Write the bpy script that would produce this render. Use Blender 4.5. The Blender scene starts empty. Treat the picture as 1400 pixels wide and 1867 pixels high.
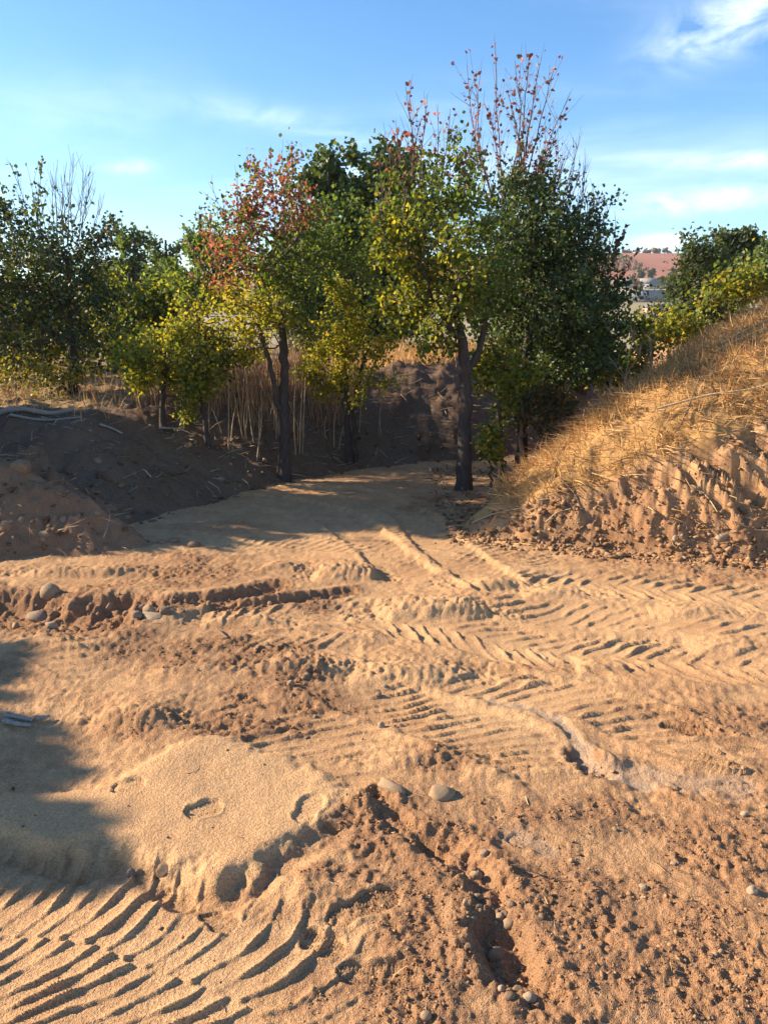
import bpy, bmesh, math, random
import numpy as np
from mathutils import Vector, Matrix

SC = bpy.context.scene
COL = SC.collection
R = math.radians

# ------------------------------------------------------------------ camera
CAM_H = 1.65
PITCH = math.atan((933.5 - 580.0) / 1400.0)
cam_d = bpy.data.cameras.new('camera')
cam = bpy.data.objects.new('camera', cam_d)
COL.objects.link(cam)
cam.location = (0, 0, CAM_H)
cam.rotation_euler = (math.pi / 2 - PITCH, 0, 0)
cam_d.sensor_fit = 'HORIZONTAL'
cam_d.sensor_width = 36.0
cam_d.lens = 36.0
cam_d.clip_start = 0.05
cam_d.clip_end = 6000
SC.camera = cam

# ------------------------------------------------------------------ sky and sun
SUN_AZ = R(79)      # left of the viewing direction
SUN_EL = R(27)
world = bpy.data.worlds.new('World')
SC.world = world
world.use_nodes = True
world.cycles.sampling_method = 'MANUAL'
world.cycles.sample_map_resolution = 512
wn, wl = world.node_tree.nodes, world.node_tree.links
wn.clear()
w_out = wn.new('ShaderNodeOutputWorld')
w_bg = wn.new('ShaderNodeBackground')
w_bg.inputs['Strength'].default_value = 0.105
w_sky = wn.new('ShaderNodeTexSky')
w_sky.sky_type = 'NISHITA'
w_sky.sun_disc = False
w_sky.sun_elevation = SUN_EL
w_sky.sun_rotation = -SUN_AZ
w_sky.air_density = 1.0
w_sky.dust_density = 0.15
w_sky.ozone_density = 3.0
w_sky.altitude = 400
# thin cirrus, laid on a flat layer high above the place
w_geo = wn.new('ShaderNodeTexCoord')
w_sep = wn.new('ShaderNodeSeparateXYZ')
wl.new(w_geo.outputs['Generated'], w_sep.inputs[0])
w_addz = wn.new('ShaderNodeMath'); w_addz.operation = 'ADD'; w_addz.inputs[1].default_value = 0.10
wl.new(w_sep.outputs['Z'], w_addz.inputs[0])
w_mx = wn.new('ShaderNodeMath'); w_mx.operation = 'MAXIMUM'; w_mx.inputs[1].default_value = 0.03
wl.new(w_addz.outputs[0], w_mx.inputs[0])
w_cmb = wn.new('ShaderNodeCombineXYZ')
for ax in 'XY':
    dv = wn.new('ShaderNodeMath'); dv.operation = 'DIVIDE'
    wl.new(w_sep.outputs[ax], dv.inputs[0]); wl.new(w_mx.outputs[0], dv.inputs[1])
    wl.new(dv.outputs[0], w_cmb.inputs[ax])
def w_noise(scale_xyz, rot, loc, scale, detail, rough, dist, lo, hi):
    mp = wn.new('ShaderNodeMapping'); mp.inputs['Scale'].default_value = scale_xyz
    mp.inputs['Rotation'].default_value = (0, 0, rot); mp.inputs['Location'].default_value = loc
    wl.new(w_cmb.outputs[0], mp.inputs[0])
    nz = wn.new('ShaderNodeTexNoise'); nz.inputs['Scale'].default_value = scale
    nz.inputs['Detail'].default_value = detail; nz.inputs['Roughness'].default_value = rough
    nz.inputs['Distortion'].default_value = dist
    wl.new(mp.outputs[0], nz.inputs['Vector'])
    mr = wn.new('ShaderNodeMapRange'); mr.interpolation_type = 'SMOOTHSTEP'
    mr.inputs['From Min'].default_value = lo; mr.inputs['From Max'].default_value = hi
    wl.new(nz.outputs['Fac'], mr.inputs['Value'])
    return mr
c1 = w_noise((0.45, 1.0, 1), R(24), (3.1, 0.4, 0), 0.8, 5, 0.60, 0.9, 0.46, 0.85)
c2 = w_noise((0.5, 0.8, 1), R(-18), (7.7, 2.2, 0), 0.55, 1, 0.5, 0.2, 0.36, 0.66)
def w_math(op, a, b=None):
    n = wn.new('ShaderNodeMath'); n.operation = op
    for k, v in enumerate((a, b)):
        if v is None: continue
        if isinstance(v, (int, float)): n.inputs[k].default_value = v
        else: wl.new(v, n.inputs[k])
    return n.outputs[0]
cloud = w_math('MULTIPLY', w_math('MULTIPLY', c1.outputs[0], c2.outputs[0]), 0.35)
def w_dot(vec, v):
    n = wn.new('ShaderNodeVectorMath'); n.operation = 'DOT_PRODUCT'; wl.new(vec, n.inputs[0]); n.inputs[1].default_value = v; return n.outputs['Value']
# single clouds seen that day: bearing (right +) and height in degrees, half width, half height, tilt, density
mpz = wn.new('ShaderNodeMapping'); mpz.inputs['Scale'].default_value = (1.0, 1.0, 2.6); wl.new(w_geo.outputs['Generated'], mpz.inputs[0])
puff = wn.new('ShaderNodeTexNoise'); puff.inputs['Scale'].default_value = 9; puff.inputs['Detail'].default_value = 5; puff.inputs['Roughness'].default_value = .62; puff.inputs['Distortion'].default_value = .5
wl.new(mpz.outputs[0], puff.inputs['Vector'])
for (az, el, hw, hh, tilt, dens, lo) in [(21.5, 17.0, 3.6, 1.5, 14, .65, .38), (26.5, 19.2, 4.5, 1.9, -10, .65, .37), (23.5, 9.6, 5.5, .45, -4, .55, .30), (21.0, 7.4, 6.0, .75, 2, .6, .32), (-5.5, 12.6, 6.5, .8, -9, .2, .34),
                                     (-17.0, 9.6, 1.3, .40, 4, .42, .42), (19.0, 4.9, 1.8, .5, 0, .7, .34), (-20, 12.5, 8, 2.4, 5, .09, .3)]:
    az, el = R(az), R(el)
    c = Vector((math.sin(az) * math.cos(el), math.cos(az) * math.cos(el), math.sin(el)))
    rt = Vector((math.cos(az), -math.sin(az), 0)); upv = rt.cross(c); ti = R(tilt)
    e1_ = (rt * math.cos(ti) + upv * math.sin(ti)) / math.radians(hw); e2_ = (upv * math.cos(ti) - rt * math.sin(ti)) / math.radians(hh)
    dx = w_dot(w_geo.outputs['Generated'], e1_); dz = w_dot(w_geo.outputs['Generated'], e2_); fr = w_dot(w_geo.outputs['Generated'], c)
    rr = w_math('ADD', w_math('MULTIPLY', dx, dx), w_math('MULTIPLY', dz, dz))
    g = w_math('POWER', 2.718, w_math('MULTIPLY', rr, -1.0))
    g = w_math('MULTIPLY', g, w_math('GREATER_THAN', fr, 0.0))
    nz = wn.new('ShaderNodeMapRange'); nz.inputs['From Min'].default_value = lo; nz.inputs['From Max'].default_value = lo + .34; wl.new(puff.outputs['Fac'], nz.inputs['Value'])
    cloud = w_math('ADD', cloud, w_math('MULTIPLY', w_math('MULTIPLY', g, nz.outputs[0]), dens))
c_add = wn.new('ShaderNodeMath'); c_add.operation = 'MINIMUM'; c_add.inputs[1].default_value = 0.9
wl.new(cloud, c_add.inputs[0])
w_mix = wn.new('ShaderNodeMix'); w_mix.data_type = 'RGBA'
wl.new(c_add.outputs[0], w_mix.inputs['Factor'])
w_hsv = wn.new('ShaderNodeHueSaturation')
w_hsv.inputs['Saturation'].default_value = 1.2
w_hsv.inputs['Value'].default_value = 0.86
wl.new(w_sky.outputs[0], w_hsv.inputs['Color'])
wl.new(w_hsv.outputs[0], w_mix.inputs['A'])
w_mix.inputs['B'].default_value = (9.0, 9.2, 10.0, 1)
wl.new(w_mix.outputs['Result'], w_bg.inputs['Color'])
wl.new(w_bg.outputs[0], w_out.inputs['Surface'])

sun_dir = Vector((-math.sin(SUN_AZ) * math.cos(SUN_EL), math.cos(SUN_AZ) * math.cos(SUN_EL), math.sin(SUN_EL)))
sun_d = bpy.data.lights.new('sun', 'SUN')
sun_d.energy = 5.0
sun_d.angle = R(0.6)
sun_d.color = (1.0, 0.83, 0.60)
sun = bpy.data.objects.new('sun', sun_d)
COL.objects.link(sun)
sun.location = sun_dir * 30
sun.rotation_euler = sun_dir.to_track_quat('Z', 'Y').to_euler()

SC.view_settings.view_transform = 'Standard'
SC.view_settings.look = 'None'
SC.view_settings.gamma = 1.0
SC.view_settings.exposure = 1.42
SC.view_settings.use_curve_mapping = False
SC.cycles.max_bounces = 6
SC.cycles.diffuse_bounces = 3
SC.cycles.transmission_bounces = 4
SC.cycles.transparent_max_bounces = 4

# ------------------------------------------------------------------ survey helpers
CP, SP = math.cos(PITCH), math.sin(PITCH)
def ray(u, v):
    x = (u - 700.0) / 1400.0; t = (933.5 - v) / 1400.0
    return np.array([x, CP + t * SP, -SP + t * CP])
def gp(u, v, z=0.0):
    """a point of the flat ground as surveyed in the photograph"""
    d = ray(u, v); k = (z - CAM_H) / d[2]
    return (d[0] * k, d[1] * k)
def at(u, v, Y):
    d = ray(u, v); k = Y / d[1]
    return np.array([d[0] * k, Y, CAM_H + d[2] * k])
def ppm(u, v, Y):
    """metres per photograph pixel at that distance"""
    return (Y / ray(u, v)[1]) / 1400.0

# ------------------------------------------------------------------ noise
_rs = np.random.RandomState(4)
_ang = _rs.rand(512 * 512) * 2 * math.pi
_GX = np.cos(_ang).astype(np.float32); _GY = np.sin(_ang).astype(np.float32); _RV = _rs.rand(512 * 512).astype(np.float32)
def pn(x, y, seed=0):
    x = np.asarray(x, float); y = np.asarray(y, float)
    xi = np.floor(x); yi = np.floor(y); fx = (x - xi).astype(np.float32); fy = (y - yi).astype(np.float32)
    u = fx * fx * fx * (fx * (fx * 6 - 15) + 10); w = fy * fy * fy * (fy * (fy * 6 - 15) + 10)
    xi = xi.astype(np.int32) + (seed * 7919) % 512; yi = (yi.astype(np.int32) + (seed * 104729) % 509)
    x0 = xi & 511; x1 = (xi + 1) & 511; y0 = (yi & 511) << 9; y1 = ((yi + 1) & 511) << 9
    def g(k, dx, dy): return _GX[k] * (fx - dx) + _GY[k] * (fy - dy)
    a = g(y0 + x0, 0, 0); b = g(y0 + x1, 1, 0); c = g(y1 + x0, 0, 1); d = g(y1 + x1, 1, 1)
    return (a + (b - a) * u + (c - a) * w + (a - b - c + d) * u * w) * np.float32(1.5)
def fbm(x, y, seed=0, o=4, gain=0.5):
    s = 0; a = 1.0; f = 1.0
    for k in range(o):
        s = s + a * pn(x * f + 13.7 * k, y * f - 7.1 * k, seed + k); a *= gain; f *= 2.03
    return s
def cell(x, y, seed=0):
    """distance to nearest jittered cell point (for clods) and a number for that cell"""
    x = np.asarray(x, float); y = np.asarray(y, float)
    xi = np.floor(x); yi = np.floor(y); fx = (x - xi).astype(np.float32); fy = (y - yi).astype(np.float32)
    xi = xi.astype(np.int32) + seed * 37; yi = yi.astype(np.int32) + seed * 91
    best = np.full(x.shape, 81, np.float32); bk = np.zeros(x.shape, np.int32)
    for dx in (-1, 0, 1):
        for dy in (-1, 0, 1):
            k = (((yi + dy) & 511) << 9) + ((xi + dx) & 511)
            d = (dx + _RV[k] - fx) ** 2 + (dy + _RV[k ^ 12345] - fy) ** 2
            m = d < best
            bk[m] = k[m]; best = np.minimum(best, d)
    return np.sqrt(best), _RV[bk ^ 54321]
def sst(a, b, x):
    t = np.clip((x - a) / (b - a), 0, 1); return t * t * (3 - 2 * t)
def smin(a, b, k):
    h = np.clip(0.5 + 0.5 * (b - a) / k, 0, 1); return b + (a - b) * h - k * h * (1 - h)
def smax(a, b, k): return -smin(-a, -b, k)
def seg_dist(px, py, pts, closed=False):
    """distance to a polyline, arc length there, signed side"""
    n = len(pts); best = np.full(px.shape, 1e9); sb = np.zeros(px.shape); side = np.zeros(px.shape); L = 0.0
    for i in range(n if closed else n - 1):
        ax, ay = pts[i]; bx, by = pts[(i + 1) % n]
        ex, ey = bx - ax, by - ay; l2 = ex * ex + ey * ey; ln = math.sqrt(l2)
        t = np.clip(((px - ax) * ex + (py - ay) * ey) / l2, 0, 1)
        d = np.hypot(px - ax - t * ex, py - ay - t * ey)
        m = d < best
        best = np.where(m, d, best); sb = np.where(m, L + t * ln, sb)
        side = np.where(m, np.sign(ex * (py - ay) - ey * (px - ax)), side)
        L += ln
    return best, sb, side, L
def inside(px, py, poly):
    r = np.zeros(px.shape, bool); n = len(poly)
    for i in range(n):
        ax, ay = poly[i]; bx, by = poly[(i + 1) % n]
        if ay == by: continue
        c = (ay > py) != (by > py)
        r ^= c & (px < (bx - ax) * (py - ay) / (by - ay) + ax)
    return r
def sdf(px, py, poly):
    d = seg_dist(px, py, poly, True)[0]
    return np.where(inside(px, py, poly), d, -d)
def crom(pts, n=10):
    P = [np.array(p, float) for p in pts]; P = [2 * P[0] - P[1]] + P + [2 * P[-1] - P[-2]]; out = []
    for i in range(1, len(P) - 2):
        for k in range(n):
            t = k / n
            out.append(0.5 * (2 * P[i] + (P[i + 1] - P[i - 1]) * t + (2 * P[i - 1] - 5 * P[i] + 4 * P[i + 1] - P[i + 2]) * t * t
                              + (3 * P[i] - P[i - 1] - 3 * P[i + 1] + P[i + 2]) * t ** 3))
    out.append(P[-2]); return out
# ------------------------------------------------------------------ lie of the land
BANK = [gp(826, 964), gp(960, 986), gp(1100, 1001), gp(1250, 1016), gp(1400, 1023), (4.2, 4.95), (6.5, 4.5), (14, 4.0), (16, 34),
        (9, 30), (6.3, 18), (4.3, 12), (2.75, 9.6), (1.62, 8.0), (1.0, 6.95)]
EMB = [(-30, 5.0), (-8, 5.6), (-4.6, 6.0), gp(225, 957), gp(330, 924), gp(430, 899), gp(520, 876), gp(600, 860), gp(640, 851), gp(760, 840), gp(850, 838),
       (2.0, 9.7), (3.2, 11.5), (5.0, 15), (8, 31), (8, 40), (-60, 40), (-60, 5.0)]
MOUND = [gp(284, 990), gp(190, 1005), gp(60, 1012), (-2.75, 5.2), (-3.3, 5.05), (-5.5, 5.0), (-6.5, 5.6), (-6.2, 6.6), (-4.6, 7.2), (-3.2, 7.0), gp(225, 955)]
def interp(x, xs, ys): return np.interp(x, xs, ys)
def zones(x, y):
    wob = 0.06 * fbm(x * 2.3, y * 2.3, 91, 3)
    return sdf(x, y, BANK) + wob, sdf(x, y, EMB) + wob, sdf(x, y, MOUND) + wob
def bank_h(x, y, d):
    dd = np.maximum(d, 0)
    zb = interp(x, [0.5, 1.05, 1.5, 2.0, 3.0, 5.0, 9.0], [0.08, 0.24, 0.42, 0.62, 0.96, 1.15, 1.3]) + 0.07 * fbm(x * 1.9, y * 0.6, 17, 3)
    cap = interp(x, [0.5, 1.05, 1.5, 2.2, 3.5, 4.3, 6.5, 12], [0.16, 0.34, 0.56, 1.07, 1.60, 1.86, 2.2, 2.5])
    face = 1.25 * dd
    gr = zb + 0.80 * (dd - zb / 1.25)
    h = smin(face, gr, 0.10)
    cap = cap * (1 - .45 * sst(9.5, 14, y))
    h = smin(h, cap + 0.02 * dd, 0.14)
    return np.where(d > 0, np.maximum(h, 0), 0), zb
def macro(x, y):
    x = np.asarray(x, float); y = np.asarray(y, float)
    db, de, dm = zones(x, y)
    h = 0.035 * fbm(x * 0.55, y * 0.55, 5, 3) * sst(0.5, 2.0, y) - 0.004 * np.maximum(y - 3, 0)
    bh, zb = bank_h(x, y, db)
    cap = interp(x, [-6, -2.0, -0.9, 0.2, 3, 8], [0.72, 0.72, 0.90, 1.06, 1.06, 0.95])
    cap = cap + 0.06 * fbm(x * 0.7, y * 0.7, 23, 3)
    far = sst(14, 30, y)
    cap = cap * (1 - far) + 0.6 * far
    eh = smin(interp(x, [-2, -.4], [.50, .62]) * np.maximum(de, 0), cap, 0.14)
    eh = np.where(de > 0, np.maximum(eh, 0), 0)
    mcap = interp(x, [-6, -4.2, -3.45, -3.0, -2.6, -1.7], [1.5, 1.5, 0.85, 0.62, 0.50, 0.35])
    mh = np.where(dm > 0, np.maximum(smin(interp(x, [-4.2, -3.4], [1.35, .9]) * np.maximum(dm, 0), mcap, 0.12), 0), 0)
    # low spoil heap beyond the left edge
    heap = 0
    for (cx, cy, rr, hh) in HEAPS:
        q = np.hypot(x - cx, (y - cy)) * (1 + 0.12 * pn(x * 0.9, y * 0.9, 41))
        heap = np.maximum(heap, hh * np.clip(1.12 - q / rr, 0, 1) - 0.12 * hh * np.exp(-(q / (0.3 * rr)) ** 2))
    heap = np.maximum(heap, 0)
    return h + np.maximum(np.maximum(bh, eh), np.maximum(mh, heap)), db, de, dm, zb, heap
HEAPS = [(-4.9, 4.1, 1.9, 0.85)]

# ------------------------------------------------------------------ tyre tracks, prints and holes of the yard
def G(*px): return [gp(*p) for p in px]
TRACKS = [  # path, width, lug spacing, lug height, lean of the lugs, rut depth, two-sided
    (G((-190, 1640), (-40, 1668), (130, 1695), (330, 1755), (490, 1840), (600, 1960)), 0.66, 0.072, 0.016, 0.45, 0.020, 2),
    (G((540, 1212), (700, 1275), (860, 1328), (990, 1385), (1090, 1450)), 0.40, 0.070, 0.019, 0.6, 0.012, 0),
    (G((790, 1225), (950, 1252), (1130, 1300), (1300, 1372), (1400, 1440)), 0.36, 0.085, 0.021, 0.6, 0.010, 0),
    (G((540, 1128), (700, 1124), (860, 1152), (1020, 1180), (1200, 1196), (1440, 1222)), 0.52, 0.105, 0.022, 0.6, 0.02, 1),
    (G((330, 1165), (470, 1125), (620, 1102), (700, 1098)), 0.46, 0.10, 0.020, 0.7, 0.014, 1),
    (G((800, 1046), (950, 1062), (1150, 1066), (1440, 1098)), 0.50, 0.11, 0.024, 0.6, 0.014, 1),
    (G((850, 1090), (980, 1110), (1150, 1120), (1440, 1160)), 0.34, 0.12, 0.018, 0.7, 0.0, 0),
    (G((600, 960), (760, 1005), (930, 1045)), 0.42, 0.085, 0.016, 0.5, 0.012, 1),
    (G((690, 955), (830, 985), (1040, 1030)), 0.40, 0.07, 0.013, 0.2, 0.014, 0),
    (G((760, 1060), (680, 985), (590, 930), (440, 905), (250, 920)), 0.40, 0.085, 0.014, 0.4, 0.03, 1),
    (G((930, 1080), (800, 985), (740, 930), (640, 893), (480, 893)), 0.40, 0.085, 0.014, 0.4, 0.03, 1),
    (G((40, 1170), (120, 1198), (200, 1235)), 0.30, 0.10, 0.030, 0.7, 0.0, 0),
    (G((330, 1290), (470, 1318), (620, 1362), (760, 1430)), 0.42, 0.085, 0.012, 0.6, 0.008, 0),
    (G((380, 1205), (540, 1190), (680, 1175)), 0.36, 0.10, 0.024, 0.8, 0.0, 1),
    (G((1180, 1330), (1300, 1420), (1450, 1475)), 0.34, 0.10, 0.026, 0.9, 0.0, 0),
    (G((400, 985), (560, 985), (700, 1000)), 0.36, 0.08, 0.016, 0.3, 0.01, 0),
]
TR = [(crom(t[0], 7),) + t[1:] for t in TRACKS]
# lumps: pixel of the foot in front, across, deep, height
def lump(u, v, wpx, deep, h): p = gp(u, v); m = ppm(u, v, p[1]); return (p[0], p[1] + deep * 0.5, wpx * m * 0.5, deep * 0.5, h)
LUMPS = [lump(795, 1134, 210, 0.34, 0.115), lump(630, 1066, 130, 0.42, 0.105), lump(740, 1262, 230, 0.40, 0.075), lump(510, 1048, 90, 0.3, 0.06),
         lump(230, 1345, 150, 0.30, 0.075), lump(905, 1075, 150, 0.24, 0.085), lump(1020, 1092, 120, 0.25, 0.07), lump(1290, 1135, 160, 0.3, 0.05),
         lump(150, 1050, 260, 0.25, 0.085), lump(430, 1150, 160, 0.25, 0.05), lump(1110, 1225, 110, 0.2, 0.05), lump(1010, 1430, 130, 0.16, 0.035),
         lump(760, 1405, 200, 0.2, 0.04), lump(560, 1235, 200, 0.2, 0.05), lump(1330, 1195, 140, 0.2, 0.04), lump(900, 1430, 110, 0.16, 0.03),
         lump(690, 1492, 120, 0.14, 0.03), lump(340, 1240, 150, 0.16, 0.035), lump(1120, 1405, 90, 0.13, 0.035), lump(960, 1250, 90, 0.12, 0.03)]
def hole(pts, wid, dep): return (crom([gp(*p) for p in pts], 6), wid, dep)
HOLES = [hole([(-60, 1105), (40, 1112), (120, 1122), (180, 1122)], 0.30, 0.12), hole([(180, 1122), (290, 1112), (420, 1088), (500, 1070)], 0.11, 0.045),
         hole([(790, 1530), (850, 1572), (885, 1620), (905, 1690), (940, 1770), (985, 1812)], 0.085, 0.030),
         hole([(905, 1690), (935, 1745)], 0.09, 0.03), hole([(690, 1450), (730, 1500), (790, 1545)], 0.06, 0.025),
         hole([(1060, 1375), (1090, 1405)], 0.06, 0.04), hole([(640, 1075), (400, 1110)], 0.07, 0.03)]
PLATE = G((40, 1438), (200, 1425), (320, 1362), (420, 1350), (540, 1372), (640, 1440), (575, 1520), (470, 1592), (330, 1596), (200, 1556), (60, 1530), (-120, 1515), (-160, 1450))
# rough, cloddy, moister places: pixel, radius in m along x, y, strength
ROUGH = [(400, 1195, .50, .22, 1.), (540, 1225, .3, .14, .9), (330, 1035, .55, .45, .8), (480, 1100, .5, .2, .8), (150, 1110, .6, .35, .8), (550, 1275, .40, .14, .9),
         (430, 1330, .35, .12, .8), (330, 1330, .3, .12, .7), (200, 1180, .35, .2, .6), (700, 1490, .22, .14, 1.), (760, 1530, .3, .12, .9),
         (880, 1650, .24, .34, 1.), (940, 1770, .3, .2, 1.), (1230, 1480, .34, .15, .8), (1340, 1560, .25, .2, .75), (1000, 1600, .35, .2, .45),
         (1200, 1780, .5, .25, .8), (1050, 1830, .3, .15, .8), (760, 1700, .16, .14, .6), (560, 1650, .22, .09, .5), (770, 1380, .3, .1, .5), (1340, 1300, .5, .25, .6),
         (1150, 1660, .4, .2, .5), (1050, 1500, .35, .14, .35), (1000, 1010, .9, .25, .5), (1300, 1040, .8, .3, .7), (840, 915, .6, .45, .8), (930, 1205, .5, .12, .4),
         (400, 960, .5, .2, .4), (610, 1590, .15, .05, .7), (180, 1090, .4, .3, .8), (1370, 1430, .3, .16, .5), (720, 1830, .3, .12, .5), (100, 1210, .4, .3, .3)]
FOOT = [  # pixel of the middle, heading, length
    (318, 1628, R(-38), 0.155, 0.010), (400, 1668, R(-38), 0.13, 0.010), (372, 1482, R(35), 0.13, 0.010), (563, 1478, R(75), 0.17, 0.008), (665, 1650, R(30), 0.24, 0.012),
    (588, 1712, R(-20), 0.13, 0.014), (690, 1772, R(-5), 0.22, 0.012), (1250, 1330, R(-30), 0.2, 0.02), (235, 1440, R(10), 0.12, 0.010), (980, 1530, R(-20), 0.2, 0.008)]
SILT = crom(G((880, 1270), (960, 1290), (1040, 1330), (1075, 1385), (1110, 1410), (1180, 1425)), 6)
SILT2 = crom(G((1120, 1400), (1230, 1420), (1350, 1432)), 5)
SILT3 = crom(G((945, 1515), (1000, 1540)), 4)

def TONE(x, y):
    t = np.zeros_like(x)
    for (u, v, rx, ry, s) in [(1150, 1640, 1.0, .75, .34), (850, 1620, .45, .45, .22), (1330, 1320, .6, .45, .20), (380, 1180, .8, .45, .26), (560, 1280, .5, .3, .24), (330, 1330, .5, .3, .24), (170, 1110, .7, .4, .2), (420, 1040, .8, .4, .15),
                              (950, 1130, 1.0, .6, -.18), (900, 1290, .7, .3, -.16), (700, 990, 1.2, .6, -.15), (300, 1720, .6, .3, -.10), (1250, 1100, 1.0, .5, -.15)]:
        c = gp(u, v); t += s * np.exp(-((x - c[0]) / rx) ** 2 - ((y - c[1]) / ry) ** 2)
    return t
def yard(x, y, macro_h, calm):
    """height of tracks, prints, clods and holes; also soil tone (damp plus painted shade in hollows) and how silty it is"""
    n1 = fbm(x * 3.1, y * 3.1, 61, 3); n2 = fbm(x * 9, y * 9, 62, 3); n3 = fbm(x * 30, y * 30, 63, 2)
    rg = (1 - np.abs(pn(x * 8.5 + .6 * n1, y * 8.5, 65))) ** 4; rg2 = (1 - np.abs(pn(x * 19 + .5 * n2, y * 23, 66))) ** 4
    crease = np.clip(.5 + 1.1 * pn(x * 1.7, y * 1.7, 67), 0, 1)
    h = 0.008 * n1 + 0.0040 * n2 + 0.0028 * n3 + crease * (0.006 * rg + 0.0045 * rg2) - .003
    rough = np.zeros_like(x)
    for (u, v, rx, ry, s) in ROUGH:
        c = gp(u, v)
        q = ((x - c[0]) / rx) ** 2 + ((y - c[1]) / ry) ** 2
        rough = np.maximum(rough, s * np.clip(1.35 - q, 0, 1))
    rough = np.clip(rough * (0.75 + 0.9 * fbm(x * 4, y * 4, 64, 3)), 0, 1.2)
    trk = np.zeros_like(x)
    wx = x + 0.013 * pn(x * 7, y * 7, 71) + .02 * pn(x * 2, y * 2, 73); wy = y + 0.013 * pn(x * 7, y * 7, 72) + .02 * pn(x * 2, y * 2, 74)
    for i, (pts, w, L, amp, lean, dep, two) in enumerate(TR):
        P = np.array(pts); lo = P.min(0) - w; hi = P.max(0) + w
        m = (x > lo[0]) & (x < hi[0]) & (y > lo[1]) & (y < hi[1])
        if not m.any(): continue
        d, s, side, LL = seg_dist(wx[m], wy[m], pts)
        q = d / (w / 2)
        ends = sst(0, 0.25, s) * sst(0, 0.25, LL - s)
        edge = 1 - sst(0.82, 1.06, q + 0.10 * n2[m])
        sd = d * side
        if two == 2:
            ph = (s - lean * sd + 1.3 * sd * sd + np.where(sd < -0.03, 0.5 * L, 0)) / L
        elif two:
            a = np.where(sd > 0, d, d)
            ph = (s - lean * a - 1.4 * a * a + np.where(sd > 0, 0.5 * L, 0)) / L
        else:
            ph = (s - lean * sd - 0.8 * sd * np.abs(sd)) / L
        f = ph - np.floor(ph)
        saw = np.where(f < 0.88, f / 0.88, (1 - f) / 0.12)
        saw = np.where(f < .88, .22 * saw + .78 * saw ** 6, saw)
        brk = np.clip(0.85 + 0.9 * pn(x[m] * 3.3 + i * 9, y[m] * 3.3, 80 + i) + 0.25 * n2[m], 0.05, 1.2) * np.clip(.78 + .75 * pn(x[m] * 11, y[m] * 11, 60 + i), .25, 1.15)
        mid = 1 - 0.5 * np.exp(-(d / 0.03) ** 2) if two else 1.0
        e = edge * ends
        hh = -dep * e + amp * saw * brk * e * mid + 0.35 * amp * np.exp(-((q - 1.10) / 0.13) ** 2) * ends
        h[m] = h[m] * (1 - .65 * e) + hh
        trk[m] = np.maximum(trk[m], e)
    for (cx, cy, rx, ry, hh) in LUMPS:
        m = (np.abs(x - cx) < rx * 1.6) & (np.abs(y - cy) < ry * 2.4)
        if not m.any(): continue
        xx = (x[m] - cx) / rx; yy = (y[m] - cy) / ry
        wv = 0.24 * n1[m] + 0.07 * n2[m]
        # steep scarp towards the viewer, long tail away
        prof = np.where(yy < 0, 1 - sst(0.15, 0.85, -yy + wv), np.clip(1 - 0.55 * yy, 0, 1) ** 1.5)
        h[m] += .72 * hh * prof * np.clip(1 - (xx + wv) ** 2, 0, 1) ** 0.8 + hh * .10 * prof * n3[m]
    for (pts, w, dep) in HOLES:
        P = np.array(pts); lo = P.min(0) - 3 * w; hi = P.max(0) + 3 * w
        m = (x > lo[0]) & (x < hi[0]) & (y > lo[1]) & (y < hi[1])
        if not m.any(): continue
        d, s, sd, LL = seg_dist(x[m], y[m], pts)
        q = d / w + 0.09 * n2[m] + 0.22 * n1[m]
        h[m] += -dep * (1 - sst(0.35, 1.0, q)) + 0.22 * dep * np.exp(-((q - 1.35) / 0.35) ** 2)
        rough[m] = np.maximum(rough[m], (1 - sst(0.8, 1.5, q)) * 1.0)
    ds = sdf(x, y, PLATE) + 0.060 * n1 + 0.022 * n2 + .006 * n3
    pl = sst(-0.02, 0.07, ds)
    h = h * (1 - 0.72 * pl) + 0.018 * pl + pl * 0.006 * n1 - 0.03 * np.exp(-((ds + 0.05) / 0.05) ** 2) * (y < gp(0, 1500)[1])
    rough = rough * (1 - pl)
    for (u, v, a, L, dp) in FOOT:
        c = gp(u, v)
        m = (np.abs(x - c[0]) < 0.3) & (np.abs(y - c[1]) < 0.3)
        if not m.any(): continue
        ca, sa = math.cos(a), math.sin(a)
        lx = (x[m] - c[0]) * ca + (y[m] - c[1]) * sa; ly = -(x[m] - c[0]) * sa + (y[m] - c[1]) * ca
        t = lx / (L / 2); wdt = 0.047 * (1 - 0.22 * np.exp(-((t + 0.25) / 0.3) ** 2)) * np.sqrt(np.clip(1.02 - np.abs(t) ** 3.2, 0, 1)) + 1e-4
        q = np.where(np.abs(t) < 1, np.abs(ly) / wdt, 3.0)
        ins = 1 - sst(0.86, 1.04, q)
        tread = 0.6 * dp * (np.abs(((lx * 95) % 1.0) - 0.5) * 2 - 0.5) * (np.abs(ly) > 0.006)
        h[m] += ins * (-dp + tread) + 0.3 * dp * np.exp(-((q - 1.22) / 0.2) ** 2) * (np.abs(t) < 1.1)
    # clods and crumbs
    wxy = 0.3 * n2
    c1, v1 = cell(x * 24 + wxy, y * 24 + wxy, 7); c2, v2 = cell(x * 52 + wxy, y * 52, 8); c3, v3 = cell(x * 11 + wxy, y * 11, 9)
    cl = np.clip(1 - c1 / 0.62, 0, 1) ** 0.7 * (v1 > 0.35) * (0.4 + v1) * 0.007 + np.clip(1 - c2 / 0.6, 0, 1) ** 0.7 * (v2 > 0.3) * 0.006 + \
        np.clip(1 - c3 / 0.6, 0, 1) ** 0.8 * (v3 > 0.62) * v3 * 0.008
    loose = np.clip(0.10 + 0.25 * n1, 0, 0.3) * (1 - pl)
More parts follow.
